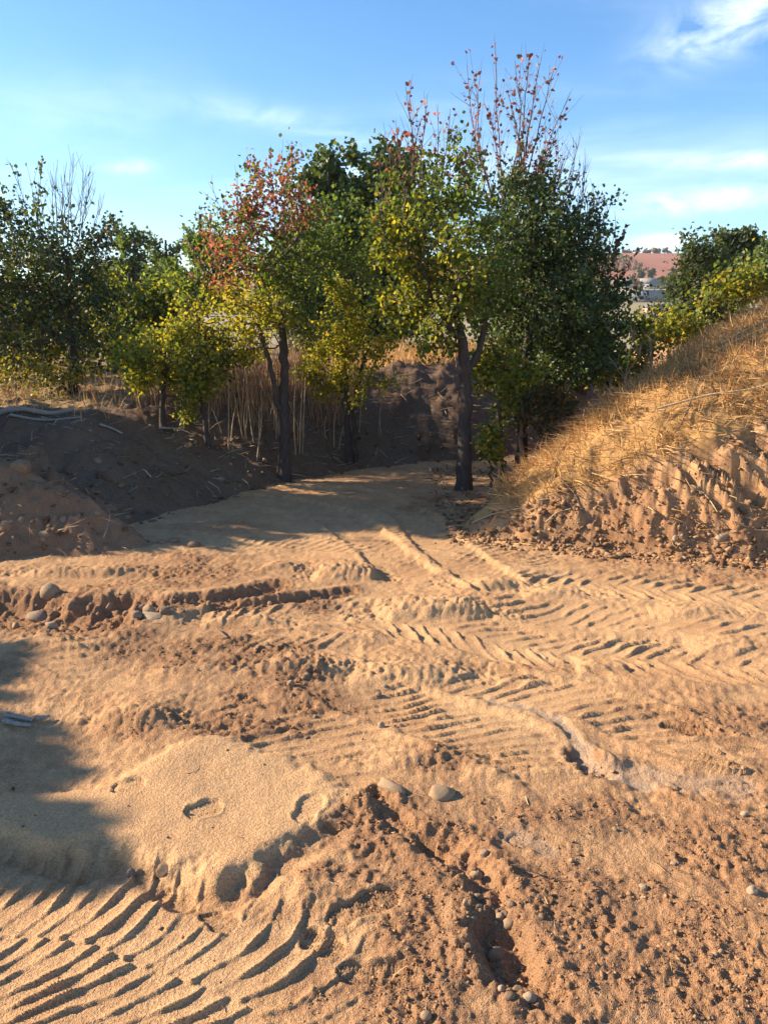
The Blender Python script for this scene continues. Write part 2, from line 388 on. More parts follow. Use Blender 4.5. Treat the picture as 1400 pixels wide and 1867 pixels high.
    h += cl * np.maximum(rough, loose * (1 - 0.6 * trk)) + rough * (0.006 * n2 + 0.006 * n3)
    d1 = seg_dist(x, y, SILT)[0]; d2 = seg_dist(x, y, SILT2)[0]; d3 = seg_dist(x, y, SILT3)[0]
    silt = np.maximum(np.maximum(1 - sst(0.008, 0.045, d1 + 0.03 * n2), 0.6 * (1 - sst(0.02, 0.10, d2 + 0.05 * n2))), 0.7 * (1 - sst(0.01, 0.06, d3 + 0.03 * n2)))
    h = h * (1 - 0.5 * silt) - 0.012 * silt
    moist_shade = np.clip(0.30 + 0.70 * rough - 0.50 * pl + 0.26 * n1 + 0.14 * n2 - 0.12 * trk - 5. * np.clip(h, -.02, .02) + TONE(x, y) + 0.20 * cl * 40 * rough, 0, 1)  # damp soil, plus shade painted into hollows and light onto raised sand
    return h, moist_shade, silt

def terrain(x, y):
    H, db, de, dm, zb, heap = macro(x, y)
    shp = H.shape
    x = np.asarray(x, float); y = np.asarray(y, float)
    fade = 1 - np.clip(np.maximum(np.maximum(sst(-0.05, 0.2, db), sst(-0.05, 0.25, de)), np.maximum(sst(-0.03, 0.15, dm), sst(0.02, 0.2, heap))), 0, 1)
    h = np.zeros_like(x); moist_shade = np.full_like(x, .5); silt = np.zeros_like(x)
    act = (fade > 0.001) & (y < 14)
    if act.any(): h[act], moist_shade[act], silt[act] = yard(x[act], y[act], None, None)
    H = H + h * fade * (1 - sst(10.5, 14, y))
    # cut face of the bank: scooped runs down the slope, loose clods at the foot
    n1 = fbm(x * 2.6, y * 2.6, 33, 3); n2 = fbm(x * 8, y * 8, 34, 3)
    c1, v1 = cell(x * 13 + 0.5 * n2, y * 13, 12); c2, v2 = cell(x * 30, y * 30 + 0.4 * n2, 13)
    clod = np.clip(1 - c1 / 0.62, 0, 1) ** 0.7 * (v1 > 0.45) * v1 * 0.036 + np.clip(1 - c2 / 0.6, 0, 1) ** 0.8 * (v2 > 0.3) * 0.018
    bz = bank_h(x, y, db)[0]
    inb = sst(0.0, 0.12, db)
    top = sst(-0.10, 0.06, bz - zb + 0.05 * n2)                        # 1 on the grassy slope
    s = x + 0.95 * db + 0.10 * n1 + 0.03 * n2
    run = np.abs(pn(s * 5.2, db * 0.8 + 3.0, 35)) * 1.6
    run2 = np.abs(pn(s * 11.5, db * 2.0, 36))
    facez = inb * (1 - top) * sst(0.12, 0.40, db) * sst(1.2, 1.9, x)
    H = H + facez * sst(-.02, .16, zb - bz) * (0.15 * (1 - np.clip(run * 1.25, 0, 1)) ** 1.2 + 0.025 * (1 - np.clip(run2 * 2, 0, 1)) - 0.08) + inb * (1 - top) * (clod * (1.1 - 0.45 * facez) + 0.03 * n2)
    H = H + inb * top * (0.035 * n1 + 0.02 * n2)
    moist_shade = np.where(db > 0, np.clip(0.66 + 0.28 * n1 + 0.20 * n2 - 0.55 * facez * (1 - np.clip(run * 1.25, 0, 1)) - 0.2 * (1 - sst(1.0, 1.8, x)), 0, 1), moist_shade)  # bank tone: scoop ridges and the nose lighter, the rest darker
    # embankment and mounds: crumbly
    ine = sst(0.0, 0.3, de); inm = np.maximum(sst(0, .1, dm), sst(0.02, 0.15, heap))
    H = H + ine * (0.05 * n1 + 0.014 * n2 + 0.35 * clod) * (1 - 0.7 * sst(11, 14, y)) + inm * (1 - inb) * (0.05 * n1 + 0.024 * n2 + 0.5 * clod)
    moist_shade = np.where((de > 0) & (db <= 0), np.clip(0.75 + 0.3 * n1 + 0.1 * n2, 0, 1), moist_shade)
    moist_shade = np.where(((dm > 0) | (heap > 0.02)) & (db <= 0), np.clip(0.62 + 0.3 * n1 + 0.1 * n2, 0, 1), moist_shade)
    straw = np.maximum(inb * top, ine * sst(1.8, 2.3, de + 0.3 * n1) * 0.8)
    return H, moist_shade, silt * fade, straw, db, de, np.maximum(dm, np.where(heap > 0.03, 1.0, -1.0))
def hgt(x, y):
    a = np.atleast_1d(np.asarray(x, float)); b = np.atleast_1d(np.asarray(y, float))
    return terrain(a, b)[0]
def hgt1(x, y): return float(hgt(x, y)[0])
def hit(u, v, y0=1.0, y1=40.0):
    """where the line of sight through a photograph pixel meets the land"""
    d = ray(u, v); Y = np.arange(y0, y1, 0.015)
    k = Y / d[1]; X = d[0] * k; Z = CAM_H + d[2] * k
    below = np.nonzero(Z < macro(X, Y)[0])[0]
    i = below[0] if len(below) else len(Y) - 1
    return np.array([X[i], Y[i], hgt1(X[i], Y[i])])

def hit_fine(u, v):
    p = hit(u, v); d = ray(u, v); Y = np.arange(p[1] - .5, p[1] + .6, .006); k = Y / d[1]; X = d[0] * k; Z = CAM_H + d[2] * k
    H = hgt(X, Y); q = np.nonzero(Z < H)[0]; i = q[0] if len(q) else len(Y) // 2
    return np.array([X[i], Y[i], H[i]])
# ------------------------------------------------------------------ mesh and material helpers
def mesh_np(name, verts, faces_list, attrs=None, smooth=False):
    """verts (n,3); faces_list: list of (m,k) index arrays"""
    me = bpy.data.meshes.new(name)
    verts = np.asarray(verts, np.float32)
    me.vertices.add(len(verts)); me.vertices.foreach_set('co', verts.ravel())
    faces_list = [np.asarray(f, np.int32) for f in faces_list if len(f)]
    nl = sum(f.size for f in faces_list); nf = sum(len(f) for f in faces_list)
    me.loops.add(nl); me.polygons.add(nf)
    me.loops.foreach_set('vertex_index', np.concatenate([f.ravel() for f in faces_list]))
    tot = np.concatenate([np.full(len(f), f.shape[1], np.int32) for f in faces_list])
    me.polygons.foreach_set('loop_start', np.concatenate([[0], np.cumsum(tot)[:-1]]).astype(np.int32))
    if smooth: me.polygons.foreach_set('use_smooth', np.ones(nf, bool))
    me.update(calc_edges=True)
    for k, a in (attrs or {}).items():
        a = np.asarray(a, np.float32)
        if a.ndim == 1:
            at_ = me.attributes.new(k, 'FLOAT', 'POINT'); at_.data.foreach_set('value', a)
        else:
            at_ = me.attributes.new(k, 'FLOAT_COLOR', 'POINT')
            at_.data.foreach_set('color', np.concatenate([a, np.ones((len(a), 1), np.float32)], 1).ravel())
    return me
def add(name, me, mat=None, parent=None, label=None, cat=None, group=None, kind=None, loc=None):
    o = bpy.data.objects.new(name, me); COL.objects.link(o)
    if mat and me is not None and not me.materials: me.materials.append(mat)
    if parent: o.parent = parent
    if loc is not None: o.location = loc
    if label: o['label'] = label
    if cat: o['category'] = cat
    if group: o['group'] = group
    if kind: o['kind'] = kind
    return o
class NT:
    def __init__(s, name):
        s.m = bpy.data.materials.new(name); s.m.use_nodes = True
        s.n, s.l = s.m.node_tree.nodes, s.m.node_tree.links
        s.b = s.n['Principled BSDF']; s.out = s.n['Material Output']
    def node(s, t, **kw):
        n = s.n.new(t)
        for k, v in kw.items(): setattr(n, k, v)
        return n
    def attr(s, name):
        n = s.node('ShaderNodeAttribute'); n.attribute_name = name; return n
    def noise(s, scale, detail=4, rough=.55, vec=None, dist=0):
        n = s.node('ShaderNodeTexNoise'); n.inputs['Scale'].default_value = scale; n.inputs['Detail'].default_value = detail
        n.inputs['Roughness'].default_value = rough; n.inputs['Distortion'].default_value = dist
        if vec is not None: s.l.new(vec, n.inputs['Vector'])
        return n
    def rng(s, sock, a, b, c=0., d=1.):
        n = s.node('ShaderNodeMapRange'); n.inputs['From Min'].default_value = a; n.inputs['From Max'].default_value = b
        n.inputs['To Min'].default_value = c; n.inputs['To Max'].default_value = d; s.l.new(sock, n.inputs['Value']); return n.outputs[0]
    def mix(s, fac, a, b, mode='MIX'):
        n = s.node('ShaderNodeMix'); n.data_type = 'RGBA'; n.blend_type = mode
        for val, key in ((fac, 'Factor'), (a, 'A'), (b, 'B')):
            inp = n.inputs[key] if key == 'Factor' else [i for i in n.inputs if i.name == key and i.type == 'RGBA'][0]
            if isinstance(val, (int, float)): inp.default_value = val
            elif isinstance(val, tuple): inp.default_value = val + (1,) if len(val) == 3 else val
            else: s.l.new(val, inp)
        return [o for o in n.outputs if o.type == 'RGBA'][0]
    def bump(s, sock, strength, dist, prev=None):
        n = s.node('ShaderNodeBump'); n.inputs['Strength'].default_value = strength; n.inputs['Distance'].default_value = dist
        s.l.new(sock, n.inputs['Height'])
        if prev: s.l.new(prev, n.inputs['Normal'])
        return n.outputs[0]
def soil_mat(name, dry, wet, strawc=(0.42, 0.25, 0.10), siltc=(0.38, 0.285, 0.21)):
    t = NT(name); pos = t.node('ShaderNodeNewGeometry').outputs['Position']
    n_big = t.noise(1.3, 3, .6, pos); n_mid = t.noise(14, 4, .65, pos); n_fine = t.noise(110, 2, .7, pos); n_grit = t.noise(420, 0, .6, pos)
    moist_shade = t.attr('moist_shade').outputs['Fac']
    mm = t.node('ShaderNodeMath', operation='ADD'); t.l.new(moist_shade, mm.inputs[0]); t.l.new(t.rng(n_mid.outputs['Fac'], .3, .7, -.22, .22), mm.inputs[1])
    c = t.mix(t.rng(mm.outputs[0], .05, .95), dry, wet)
    c = t.mix(t.rng(n_big.outputs['Fac'], .35, .65, 0, .35), c, (dry[0] * .92, dry[1] * .74, dry[2] * .62))
    c = t.mix(t.attr('straw').outputs['Fac'], c, strawc)
    c = t.mix(t.rng(t.attr('silt').outputs['Fac'], 0, 1, 0, .75), c, siltc)
    c = t.mix(1.0, c, t.mix(t.rng(n_fine.outputs['Fac'], .3, .7), (.74, .72, .70), (1.2, 1.2, 1.18)), 'MULTIPLY')
    c = t.mix(t.rng(n_grit.outputs['Fac'], .60, .70, 0, .55), c, (.40, .30, .20))
    c = t.mix(t.rng(n_grit.outputs['Fac'], .40, .30, 0, .65), c, (wet[0] * .55, wet[1] * .5, wet[2] * .5))
    t.l.new(c, t.b.inputs['Base Color']); t.b.inputs['Roughness'].default_value = .95
    t.b.inputs['Specular IOR Level'].default_value = .2
    b = t.bump(n_mid.outputs['Fac'], .2, .012); b = t.bump(n_fine.outputs['Fac'], .8, .008, b); b = t.bump(n_grit.outputs['Fac'], .8, .003, b)
    t.l.new(b, t.b.inputs['Normal'])
    return t.m
M_SOIL = soil_mat('yard soil', (0.55, 0.340, 0.175), (0.225, 0.119, 0.062))
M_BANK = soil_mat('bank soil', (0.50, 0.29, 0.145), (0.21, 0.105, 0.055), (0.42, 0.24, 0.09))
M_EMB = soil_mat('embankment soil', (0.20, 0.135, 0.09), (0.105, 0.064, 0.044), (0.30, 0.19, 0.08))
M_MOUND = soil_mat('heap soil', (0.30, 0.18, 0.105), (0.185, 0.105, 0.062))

# ------------------------------------------------------------------ the land in view, in four pieces
def rows():
    out = [0.45]
    while out[-1] < 30:
        y = out[-1]
        s = 1.12 * (y * y + CAM_H ** 2) / CAM_H / 767.0
        cap = 0.0140 if y < 5.2 else (0.017 if y < 7.6 else (0.03 if y < 8.6 else (0.042 if y < 11.5 else 0.042 + (y - 11.5) * 0.12)))
        out.append(y + min(s if y < 9 else 1, cap))
    return np.array(out)
ys = rows()
ts = np.concatenate([np.linspace(-1.6, -0.5, 90)[:-1], np.linspace(-0.5, 0.5, 640), np.linspace(0.5, 1.3, 70)[1:]])
TT, YY = np.meshgrid(ts, ys)
XX = TT * (YY + 1.2)
sh = XX.shape
Hh, MO, SI, ST, DB, DE, DM = [a.reshape(sh) for a in terrain(XX.ravel(), YY.ravel())]
nr, nc = sh
idx = np.arange(nr * nc).reshape(sh)
quad = np.stack([idx[:-1, :-1], idx[:-1, 1:], idx[1:, 1:], idx[1:, :-1]], -1).reshape(-1, 4)
def cen(a): return 0.25 * (a[:-1, :-1] + a[1:, :-1] + a[:-1, 1:] + a[1:, 1:]).ravel()
cb, ce, cm = cen(DB), cen(DE), cen(DM)
which = np.where(cb > 0.0, 1, np.where(cm > 0.0, 3, np.where(ce > 0.0, 2, 0)))
V = np.stack([XX, YY, Hh], -1).reshape(-1, 3)
LAND = [('ground', M_SOIL, 'bare sandy yard churned by tyres, with a track bending into the shade'),
        ('earth_bank', M_BANK, 'sunlit earth bank with a scooped face and dry grass on top'),
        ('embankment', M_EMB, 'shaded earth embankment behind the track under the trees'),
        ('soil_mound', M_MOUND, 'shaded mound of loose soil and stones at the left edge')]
for k, (nm, mt, lb) in enumerate(LAND):
    q = quad[which == k]
    used = np.unique(q); rm = np.full(len(V), -1, np.int32); rm[used] = np.arange(len(used))
    me = mesh_np(nm, V[used], [rm[q]], {'moist_shade': MO.ravel()[used], 'silt': SI.ravel()[used], 'straw': ST.ravel()[used]}, True)
    add(nm, me, mt, label=lb, kind='structure')

# ------------------------------------------------------------------ the country beyond, out to the skyline
def far_z(x, y):
    z = np.interp(y, [29.5, 50, 100, 160, 200, 230, 265, 330, 420, 480, 520, 700, 3000], [0.45, 0.1, 0.6, 1.8, 2.9, 5.9, 11.0, 18.9, 31.5, 39.6, 40.0, 20, -20])
    hump = np.interp(x, [-300, -60, 60, 130, 230, 500], [0.55, 0.7, 0.98, 1.0, 1.0, 0.8])
    return np.where(y > 120, z * (1 + (hump - 1) * sst(120, 400, y)), z) + 0.3 * fbm(x * .03, y * .03, 3, 3) * sst(35, 90, y)
fy = np.concatenate([[29.6], np.geomspace(31, 600, 110), [900, 1500, 3000]])
ft = np.linspace(-1.6, 1.6, 130)
FT, FY = np.meshgrid(ft, fy); FX = FT * (FY + 4)
FZ = far_z(FX, FY)
ii = np.arange(FT.size).reshape(FT.shape)
fq = np.stack([ii[:-1, :-1], ii[:-1, 1:], ii[1:, 1:], ii[1:, :-1]], -1)
tf = NT('far fields'); fp = tf.node('ShaderNodeNewGeometry').outputs['Position']
mp = tf.node('ShaderNodeMapping'); mp.inputs['Scale'].default_value = (0.02, 0.006, 0.02); tf.l.new(fp, mp.inputs[0])
fc = tf.mix(tf.rng(tf.noise(1, 4, .6, mp.outputs[0]).outputs['Fac'], .4, .6), (0.23, 0.185, 0.10), (0.30, 0.235, 0.12))
tf.l.new(fc, tf.b.inputs['Base Color']); tf.b.inputs['Roughness'].default_value = 1
th = NT('ploughed hill'); hp = th.node('ShaderNodeNewGeometry').outputs['Position']
mp = th.node('ShaderNodeMapping'); mp.inputs['Scale'].default_value = (0.05, 0.012, 0.012); mp.inputs['Rotation'].default_value = (0, 0, R(-28)); th.l.new(hp, mp.inputs[0])
hc = th.mix(th.rng(th.noise(1, 5, .6, mp.outputs[0]).outputs['Fac'], .35, .65), (0.24, 0.080, 0.038), (0.30, 0.110, 0.054))
th.l.new(hc, th.b.inputs['Base Color']); th.b.inputs['Roughness'].default_value = 1
rowc = FY[:-1, :-1] > 296
FV = np.stack([FX, FY, FZ], -1).reshape(-1, 3)
for nm, mk, mt, lb in (('field', ~rowc, tf.m, 'dry fields beyond the yard'), ('hill', rowc, th.m, 'reddish ploughed hill on the skyline')):
    q = fq[mk].reshape(-1, 4); used = np.unique(q); rm = np.full(len(FV), -1, np.int32); rm[used] = np.arange(len(used))
    add(nm, mesh_np(nm, FV[used], [rm[q]], None, True), mt, label=lb, kind='structure')
# ------------------------------------------------------------------ plants
RS = np.random.RandomState(11)
def leaf_mat(name, trans=0.55, gloss=0.52):
    t = NT(name)
    col = t.attr('tint').outputs['Color']
    t.l.new(col, t.b.inputs['Base Color']); t.b.inputs['Roughness'].default_value = gloss
    t.b.inputs['Specular IOR Level'].default_value = .3
    tr = t.node('ShaderNodeBsdfTranslucent')
    tc = t.mix(1.0, col, (1.5, 1.45, .55), 'MULTIPLY')
    t.l.new(tc, tr.inputs['Color'])
    mx = t.node('ShaderNodeMixShader'); mx.inputs[0].default_value = trans
    t.l.new(t.b.outputs[0], mx.inputs[1]); t.l.new(tr.outputs[0], mx.inputs[2]); t.l.new(mx.outputs[0], t.out.inputs['Surface'])
    return t.m
def bark_mat(name, a, b):
    t = NT(name); pos = t.node('ShaderNodeNewGeometry').outputs['Position']
    mp = t.node('ShaderNodeMapping'); mp.inputs['Scale'].default_value = (1, 1, .22); t.l.new(pos, mp.inputs[0])
    n = t.noise(60, 4, .65, mp.outputs[0]); n2 = t.noise(5, 3, .6, pos)
    c = t.mix(t.rng(n.outputs['Fac'], .35, .65), a, b)
    c = t.mix(t.rng(n2.outputs['Fac'], .55, .75, 0, .5), c, (b[0] * 1.5, b[1] * 1.45, b[2] * 1.4))
    t.l.new(c, t.b.inputs['Base Color']); t.b.inputs['Roughness'].default_value = .9
    t.l.new(t.bump(n.outputs['Fac'], .9, .012), t.b.inputs['Normal'])
    return t.m
def straw_mat(name):
    t = NT(name); col = t.attr('tint').outputs['Color']
    t.l.new(col, t.b.inputs['Base Color']); t.b.inputs['Roughness'].default_value = .7
    tr = t.node('ShaderNodeBsdfTranslucent'); t.l.new(col, tr.inputs['Color'])
    mx = t.node('ShaderNodeMixShader'); mx.inputs[0].default_value = .3
    t.l.new(t.b.outputs[0], mx.inputs[1]); t.l.new(tr.outputs[0], mx.inputs[2]); t.l.new(mx.outputs[0], t.out.inputs['Surface'])
    return t.m
M_LEAF = leaf_mat('leaf')
M_LEAFD = leaf_mat('thick leaf', .25, .5)
M_BARK = bark_mat('dark bark', (0.030, 0.022, 0.019), (0.070, 0.050, 0.042))
M_TWIG = bark_mat('twig bark', (0.075, 0.052, 0.042), (0.13, 0.092, 0.072))
M_DEAD = bark_mat('dead wood', (0.22, 0.155, 0.10), (0.34, 0.25, 0.17))
M_STRAW = straw_mat('straw')

def tubes(chains, name='branches', smooth=True):
    """chains: list of (points (n,3), radii (n,), sides) -> one mesh"""
    VV = []; FF = []; off = 0
    for P, r, ns in chains:
        P = np.asarray(P, float); r = np.asarray(r, float); n = len(P)
        if n < 2: continue
        T = np.gradient(P, axis=0); T /= np.linalg.norm(T, axis=1)[:, None] + 1e-9
        ref = np.array([0.13, 0.97, 0.2]) if abs(T[0, 1]) < 0.8 else np.array([0.97, 0.1, 0.2])
        A = np.cross(T, ref); A /= np.linalg.norm(A, axis=1)[:, None] + 1e-9
        B = np.cross(T, A)
        a = np.arange(ns) * 2 * math.pi / ns
        ring = P[:, None, :] + r[:, None, None] * (np.cos(a)[None, :, None] * A[:, None, :] + np.sin(a)[None, :, None] * B[:, None, :])
        VV.append(ring.reshape(-1, 3))
        i = (np.arange(n - 1) * ns)[:, None] + np.arange(ns)[None, :]
        j = (np.arange(n - 1) * ns)[:, None] + (np.arange(ns)[None, :] + 1) % ns
        FF.append(np.stack([i, j, j + ns, i + ns], -1).reshape(-1, 4) + off)
        off += n * ns
    return mesh_np(name, np.concatenate(VV), [np.concatenate(FF)], None, smooth)

def leaves(pos, dirs, size, tint, name='crown', six=True, narrow=0.42, rs=RS, droop=0.25):
    """one folded leaf blade per position"""
    n = len(pos)
    d = dirs + rs.normal(0, .65, (n, 3)); d[:, 2] -= droop
    d /= np.linalg.norm(d, axis=1)[:, None] + 1e-9
    s = np.cross(d, rs.normal(0, 1, (n, 3))); s /= np.linalg.norm(s, axis=1)[:, None] + 1e-9
    nn = np.cross(d, s)
    L = size * rs.uniform(.65, 1.25, n); W = L * narrow * rs.uniform(.8, 1.2, n); F = W * rs.uniform(.15, .6, n)
    d = d * L[:, None]; sw = s * W[:, None]; up = nn * F[:, None]
    b = pos; tip = b + d - nn * (L * rs.uniform(-.05, .25, n))[:, None]
    if six:
        V_ = np.stack([b, b + .28 * d + sw * .92 + up, b + .68 * d + sw * .75 + up * .8, tip, b + .68 * d - sw * .75 + up * .8, b + .28 * d - sw * .92 + up], 1)
        k = np.arange(n)[:, None] * 6
        F_ = np.concatenate([k + [[0, 1, 2, 3]], k + [[0, 3, 4, 5]]]); m = 6
    else:
        V_ = np.stack([b, b + .45 * d + sw + up, tip, b + .45 * d - sw + up], 1)
        k = np.arange(n)[:, None] * 4
        F_ = np.concatenate([k + [[0, 1, 2]], k + [[0, 2, 3]]]); m = 4
    return mesh_np(name, V_.reshape(-1, 3), [F_], {'tint': np.repeat(tint, m, 0)})

def mst(root, pts, bf=0.35):
    """connect scattered crown points to the limbs, balancing wire length against path length"""
    N0 = len(root); P = np.concatenate([root, pts]); N = len(P)
    par = np.full(N, -1); par[1:N0] = np.arange(N0 - 1)
    path = np.zeros(N)
    for i in range(1, N0): path[i] = path[i - 1] + np.linalg.norm(P[i] - P[i - 1])
    path[:N0] *= 0.6
    D = np.linalg.norm(P[:, None, :] - P[None, N0:, :], axis=2)
    cost = D[:N0] + bf * path[:N0, None]; best = cost.argmin(0); bc = cost.min(0); done = np.zeros(N - N0, bool)
    order = []
    for _ in range(N - N0):
        j = int(np.where(done, 1e9, bc).argmin()); done[j] = True
        k = N0 + j; par[k] = best[j]; path[k] = path[best[j]] + D[best[j], j]; order.append(k)
        c = D[k] + bf * path[k]; m = c < bc; bc = np.where(m, c, bc); best = np.where(m, k, best)
    return P, par, order
def skeleton(root, root_r, pts, tip_r=0.003, bf=0.35, pw=0.42, jit=0.02, rs=RS):
    P, par, order = mst(root, pts, bf)
    N = len(P); N0 = len(root); tips = np.zeros(N)
    kids = [[] for _ in range(N)]
    for i in range(1, N): kids[par[i]].append(i)
    for k in reversed(order):
        if not kids[k]: tips[k] = 1
        tips[par[k]] += tips[k]
    for i in range(N0 - 1, 0, -1): tips[par[i]] += max(tips[i], 1) if False else 0
    r = tip_r * np.maximum(tips, 1) ** pw
    r[:N0] = root_r
    chains = []
    for i in range(N):
        for c in kids[i]:
            if i < N0 and c < N0: continue
            big = max(kids[i], key=lambda q: tips[q]) if i >= N0 else -1
            if i >= N0 and c == big and par[i] >= 0: continue
            ch = [i, c]
            while kids[ch[-1]]:
                ch.append(max(kids[ch[-1]], key=lambda q: tips[q]))
            Q = P[ch].copy(); rr = r[ch].copy(); rr[0] = min(rr[1] * 1.1, rr[0])
            rr[-1] *= .6
            Q2 = [Q[0]]; R2 = [rr[0]]
            for a in range(len(Q) - 1):
                l = np.linalg.norm(Q[a + 1] - Q[a])
                if l > .12:
                    mid = (Q[a] + Q[a + 1]) / 2 + rs.normal(0, .06 * l, 3); mid[2] += -.04 * l
                    Q2.append(mid); R2.append((rr[a] + rr[a + 1]) / 2)
                Q2.append(Q[a + 1]); R2.append(rr[a + 1])
            chains.append((np.array(Q2), np.array(R2), 6 if rr[1] > .012 else (4 if rr[1] > .006 else 3)))
    return P, par, tips, chains

def ell(u, v, ru, rv, Y, rd=None):
    """crown lobe: middle and half sizes in photograph pixels at distance Y, half depth in m"""
    c = at(u, v, Y); k = ppm(u, v, Y)
    return c, np.array([ru * k, rd if rd else ru * k, rv * k])
def fill(lobes, n, rs=RS, per_spray=9):
    """crown points strung along upward sprays, so that the outline is ragged and sky shows between them"""
    w = np.array([np.prod(l[1]) ** (2 / 3.) * (l[2] if len(l) > 2 else 1) for l in lobes]); w /= w.sum()
    out = []
    for l, m in zip(lobes, rs.multinomial(n, w)):
        k = max(2, m // per_spray); r = l[1]; rm = r.mean()
        d = rs.normal(0, 1, (k, 3)); d /= np.linalg.norm(d, axis=1)[:, None]
        q = rs.uniform(.05, 1, k) ** .5 * .78
        st = l[0] + d * q[:, None] * r - np.array([0, 0, .22]) * r
        dr = d * .75 * (r / rm) + rs.normal(0, .38, (k, 3)); dr[:, 2] += .75; dr /= np.linalg.norm(dr, axis=1)[:, None]
        L = rm * rs.uniform(.35, .95, k)
        t = np.linspace(.1, 1, per_spray)
        pts = st[:, None] + dr[:, None] * (L[:, None] * t[None])[:, :, None] + rs.normal(0, 1, (k, per_spray, 3)) * (rm * (.05 + .09 * t))[None, :, None]
        out.append(pts.reshape(-1, 3))
    return np.concatenate(out)
GREEN = np.array([[.090, .130, .032], [.120, .165, .036], [.075, .112, .034], [.16, .185, .038]])
YELLOW = np.array([[.26, .25, .032], [.32, .27, .036], [.20, .22, .034], [.36, .28, .042]])
DARK = np.array([[.044, .072, .030], [.058, .088, .034], [.038, .060, .028], [.078, .105, .036]])
RED = np.array([[.25, .070, .075], [.29, .095, .095], [.19, .060, .066], [.29, .125, .12]])
OLIVE = np.array([[.075, .095, .045], [.10, .115, .055], [.06, .08, .04]])
WILLOW = np.array([[.095, .14, .040], [.13, .17, .05], [.075, .12, .04]])
BRONZE = np.array([[.17, .085, .045], [.12, .07, .035], [.20, .11, .05], [.08, .075, .03]])
def pick(pal, n, rs=RS): return pal[rs.randint(0, len(pal), n)] * rs.uniform(.75, 1.25, (n, 1))

def plant(name, label, cat, trunks, lobes, nodes, per, size, tintf, bark=M_BARK, leafm=M_LEAF, group=None, tip_r=.0028, bf=.35, shoots=(), six=True, narrow=.42,
          seed=1, spread=.05, leafless=0, pw=.42, zmin=None, droop=.25, shoot_leaf=0.0, shoot_tint=None):
    """trunks: list of (points, radii); lobes fill the crown; shoots: bare wands (start, end, n_side, leafiness)"""
    rs = np.random.RandomState(seed)
    root0 = np.array(trunks[0][0][0], float)
    e = add(name, None, None, None, label, cat, group, None, root0)
    tch = []; rootP = []; rootR = []
    for P, r in trunks:
        P = np.array(crom(P, 6)); r = np.interp(np.linspace(0, 1, len(P)), np.linspace(0, 1, len(r)), r)
        P[1:-1, :2] += rs.normal(0, .008, (len(P) - 2, 2))
        tch.append((P - root0, r * (1 + .06 * rs.normal(0, 1, len(r))), 10)); rootP.append(P); rootR.append(r)
    # trunk flare at the foot
    tr_me = tubes(tch, 'trunk')
    add('trunk', tr_me, bark, e)
    pts = fill(lobes, nodes, rs)
    if zmin is not None: pts = pts[pts[:, 2] > zmin]
    # limbs grow from the upper parts of every trunk
    R0 = []; RR = []
    for P, r in zip(rootP, rootR):
        k = int(len(P) * .42); R0.append(P[k:]); RR.append(r[k:])
    allP = []; allch = []; LP = []; LD = []
    lab = np.argmin(np.stack([np.linalg.norm(pts[:, None] - q[None], axis=2).min(1) for q in R0]), 0) if len(R0) > 1 else np.zeros(len(pts), int)
    for k, (q, r) in enumerate(zip(R0, RR)):
        sub = pts[lab == k]
        if len(sub) < 2: continue
        P, par, tips, ch = skeleton(q, r, sub, tip_r, bf, pw, rs=rs)
        allch += ch
        N0 = len(q); ii_ = np.nonzero((tips <= 6) & (np.arange(len(P)) >= N0))[0]
        for i in ii_:
            a, b = P[par[i]], P[i]; dv = b - a; l = np.linalg.norm(dv) + 1e-6; dv /= l
            m = per if tips[i] <= 2 else max(1, per // 2)
            m = rs.poisson(m) if per else 0
            if m == 0: continue
            t = rs.uniform(.15, 1.1, (m, 1)); LP.append(a + (b - a) * t + rs.normal(0, spread, (m, 3))); LD.append(np.repeat(dv[None], m, 0))
    sLP = []; sLD = []
    for (a, b, ns, lf) in shoots:
        a = np.array(a, float); b = np.array(b, float); L = np.linalg.norm(b - a); n = 7
        t = np.linspace(0, 1, n)[:, None]; bend = rs.normal(0, .035 * L, 3)
        P = a + (b - a) * t + bend * np.sin(t * math.pi) + rs.normal(0, .008 * L, (n, 3)) * t
        allch.append((P, np.linspace(.0075, .0016, n) * min(1.2, max(.55, L)), 4))
        segs = [(P, L)]
        for _ in range(ns):
            q = rs.uniform(.15, .85); k = q * (n - 1); i = int(k); p0 = P[i] + (P[i + 1] - P[i]) * (k - i)
            l = L * rs.uniform(.18, .45) * (1.1 - .5 * q); dv = (b - a) / L + rs.normal(0, .55, 3); dv[2] = abs(dv[2]) + .35; dv /= np.linalg.norm(dv)
            tt = np.linspace(0, 1, 5)[:, None]; S = p0 + dv * l * tt + np.array([0, 0, .12 * l]) * tt ** 2 + rs.normal(0, .012 * l, (5, 3)) * tt
            allch.append((S, np.linspace(.0032, .0012, 5), 3)); segs.append((S, l))
        for S, l in segs:
            m = rs.poisson(lf * l)
            if m:
                k = rs.uniform(.12, .98, m) * (len(S) - 1); i = k.astype(int); f = (k - i)[:, None]
                sLP.append(S[i] + (S[i + 1] - S[i]) * f + rs.normal(0, .012, (m, 3))); dv = (S[-1] - S[0]) / l; sLD.append(np.repeat(dv[None], m, 0))
    if allch: add('branches', tubes([(c[0] - root0, c[1], c[2]) for c in allch], 'branches'), M_TWIG if bark is M_BARK else bark, e)
    if LP:
        LP = np.concatenate(LP); LD = np.concatenate(LD)
        tint = tintf(LP, rs)
        if sLP:
            sp = np.concatenate(sLP); LP = np.concatenate([LP, sp]); LD = np.concatenate([LD, np.concatenate(sLD)])
            tint = np.concatenate([tint, (shoot_tint or tintf)(sp, rs)])
        add('crown', leaves(LP - root0, LD, size, tint, 'crown', six, narrow, rs, droop), leafm, e)
    return e
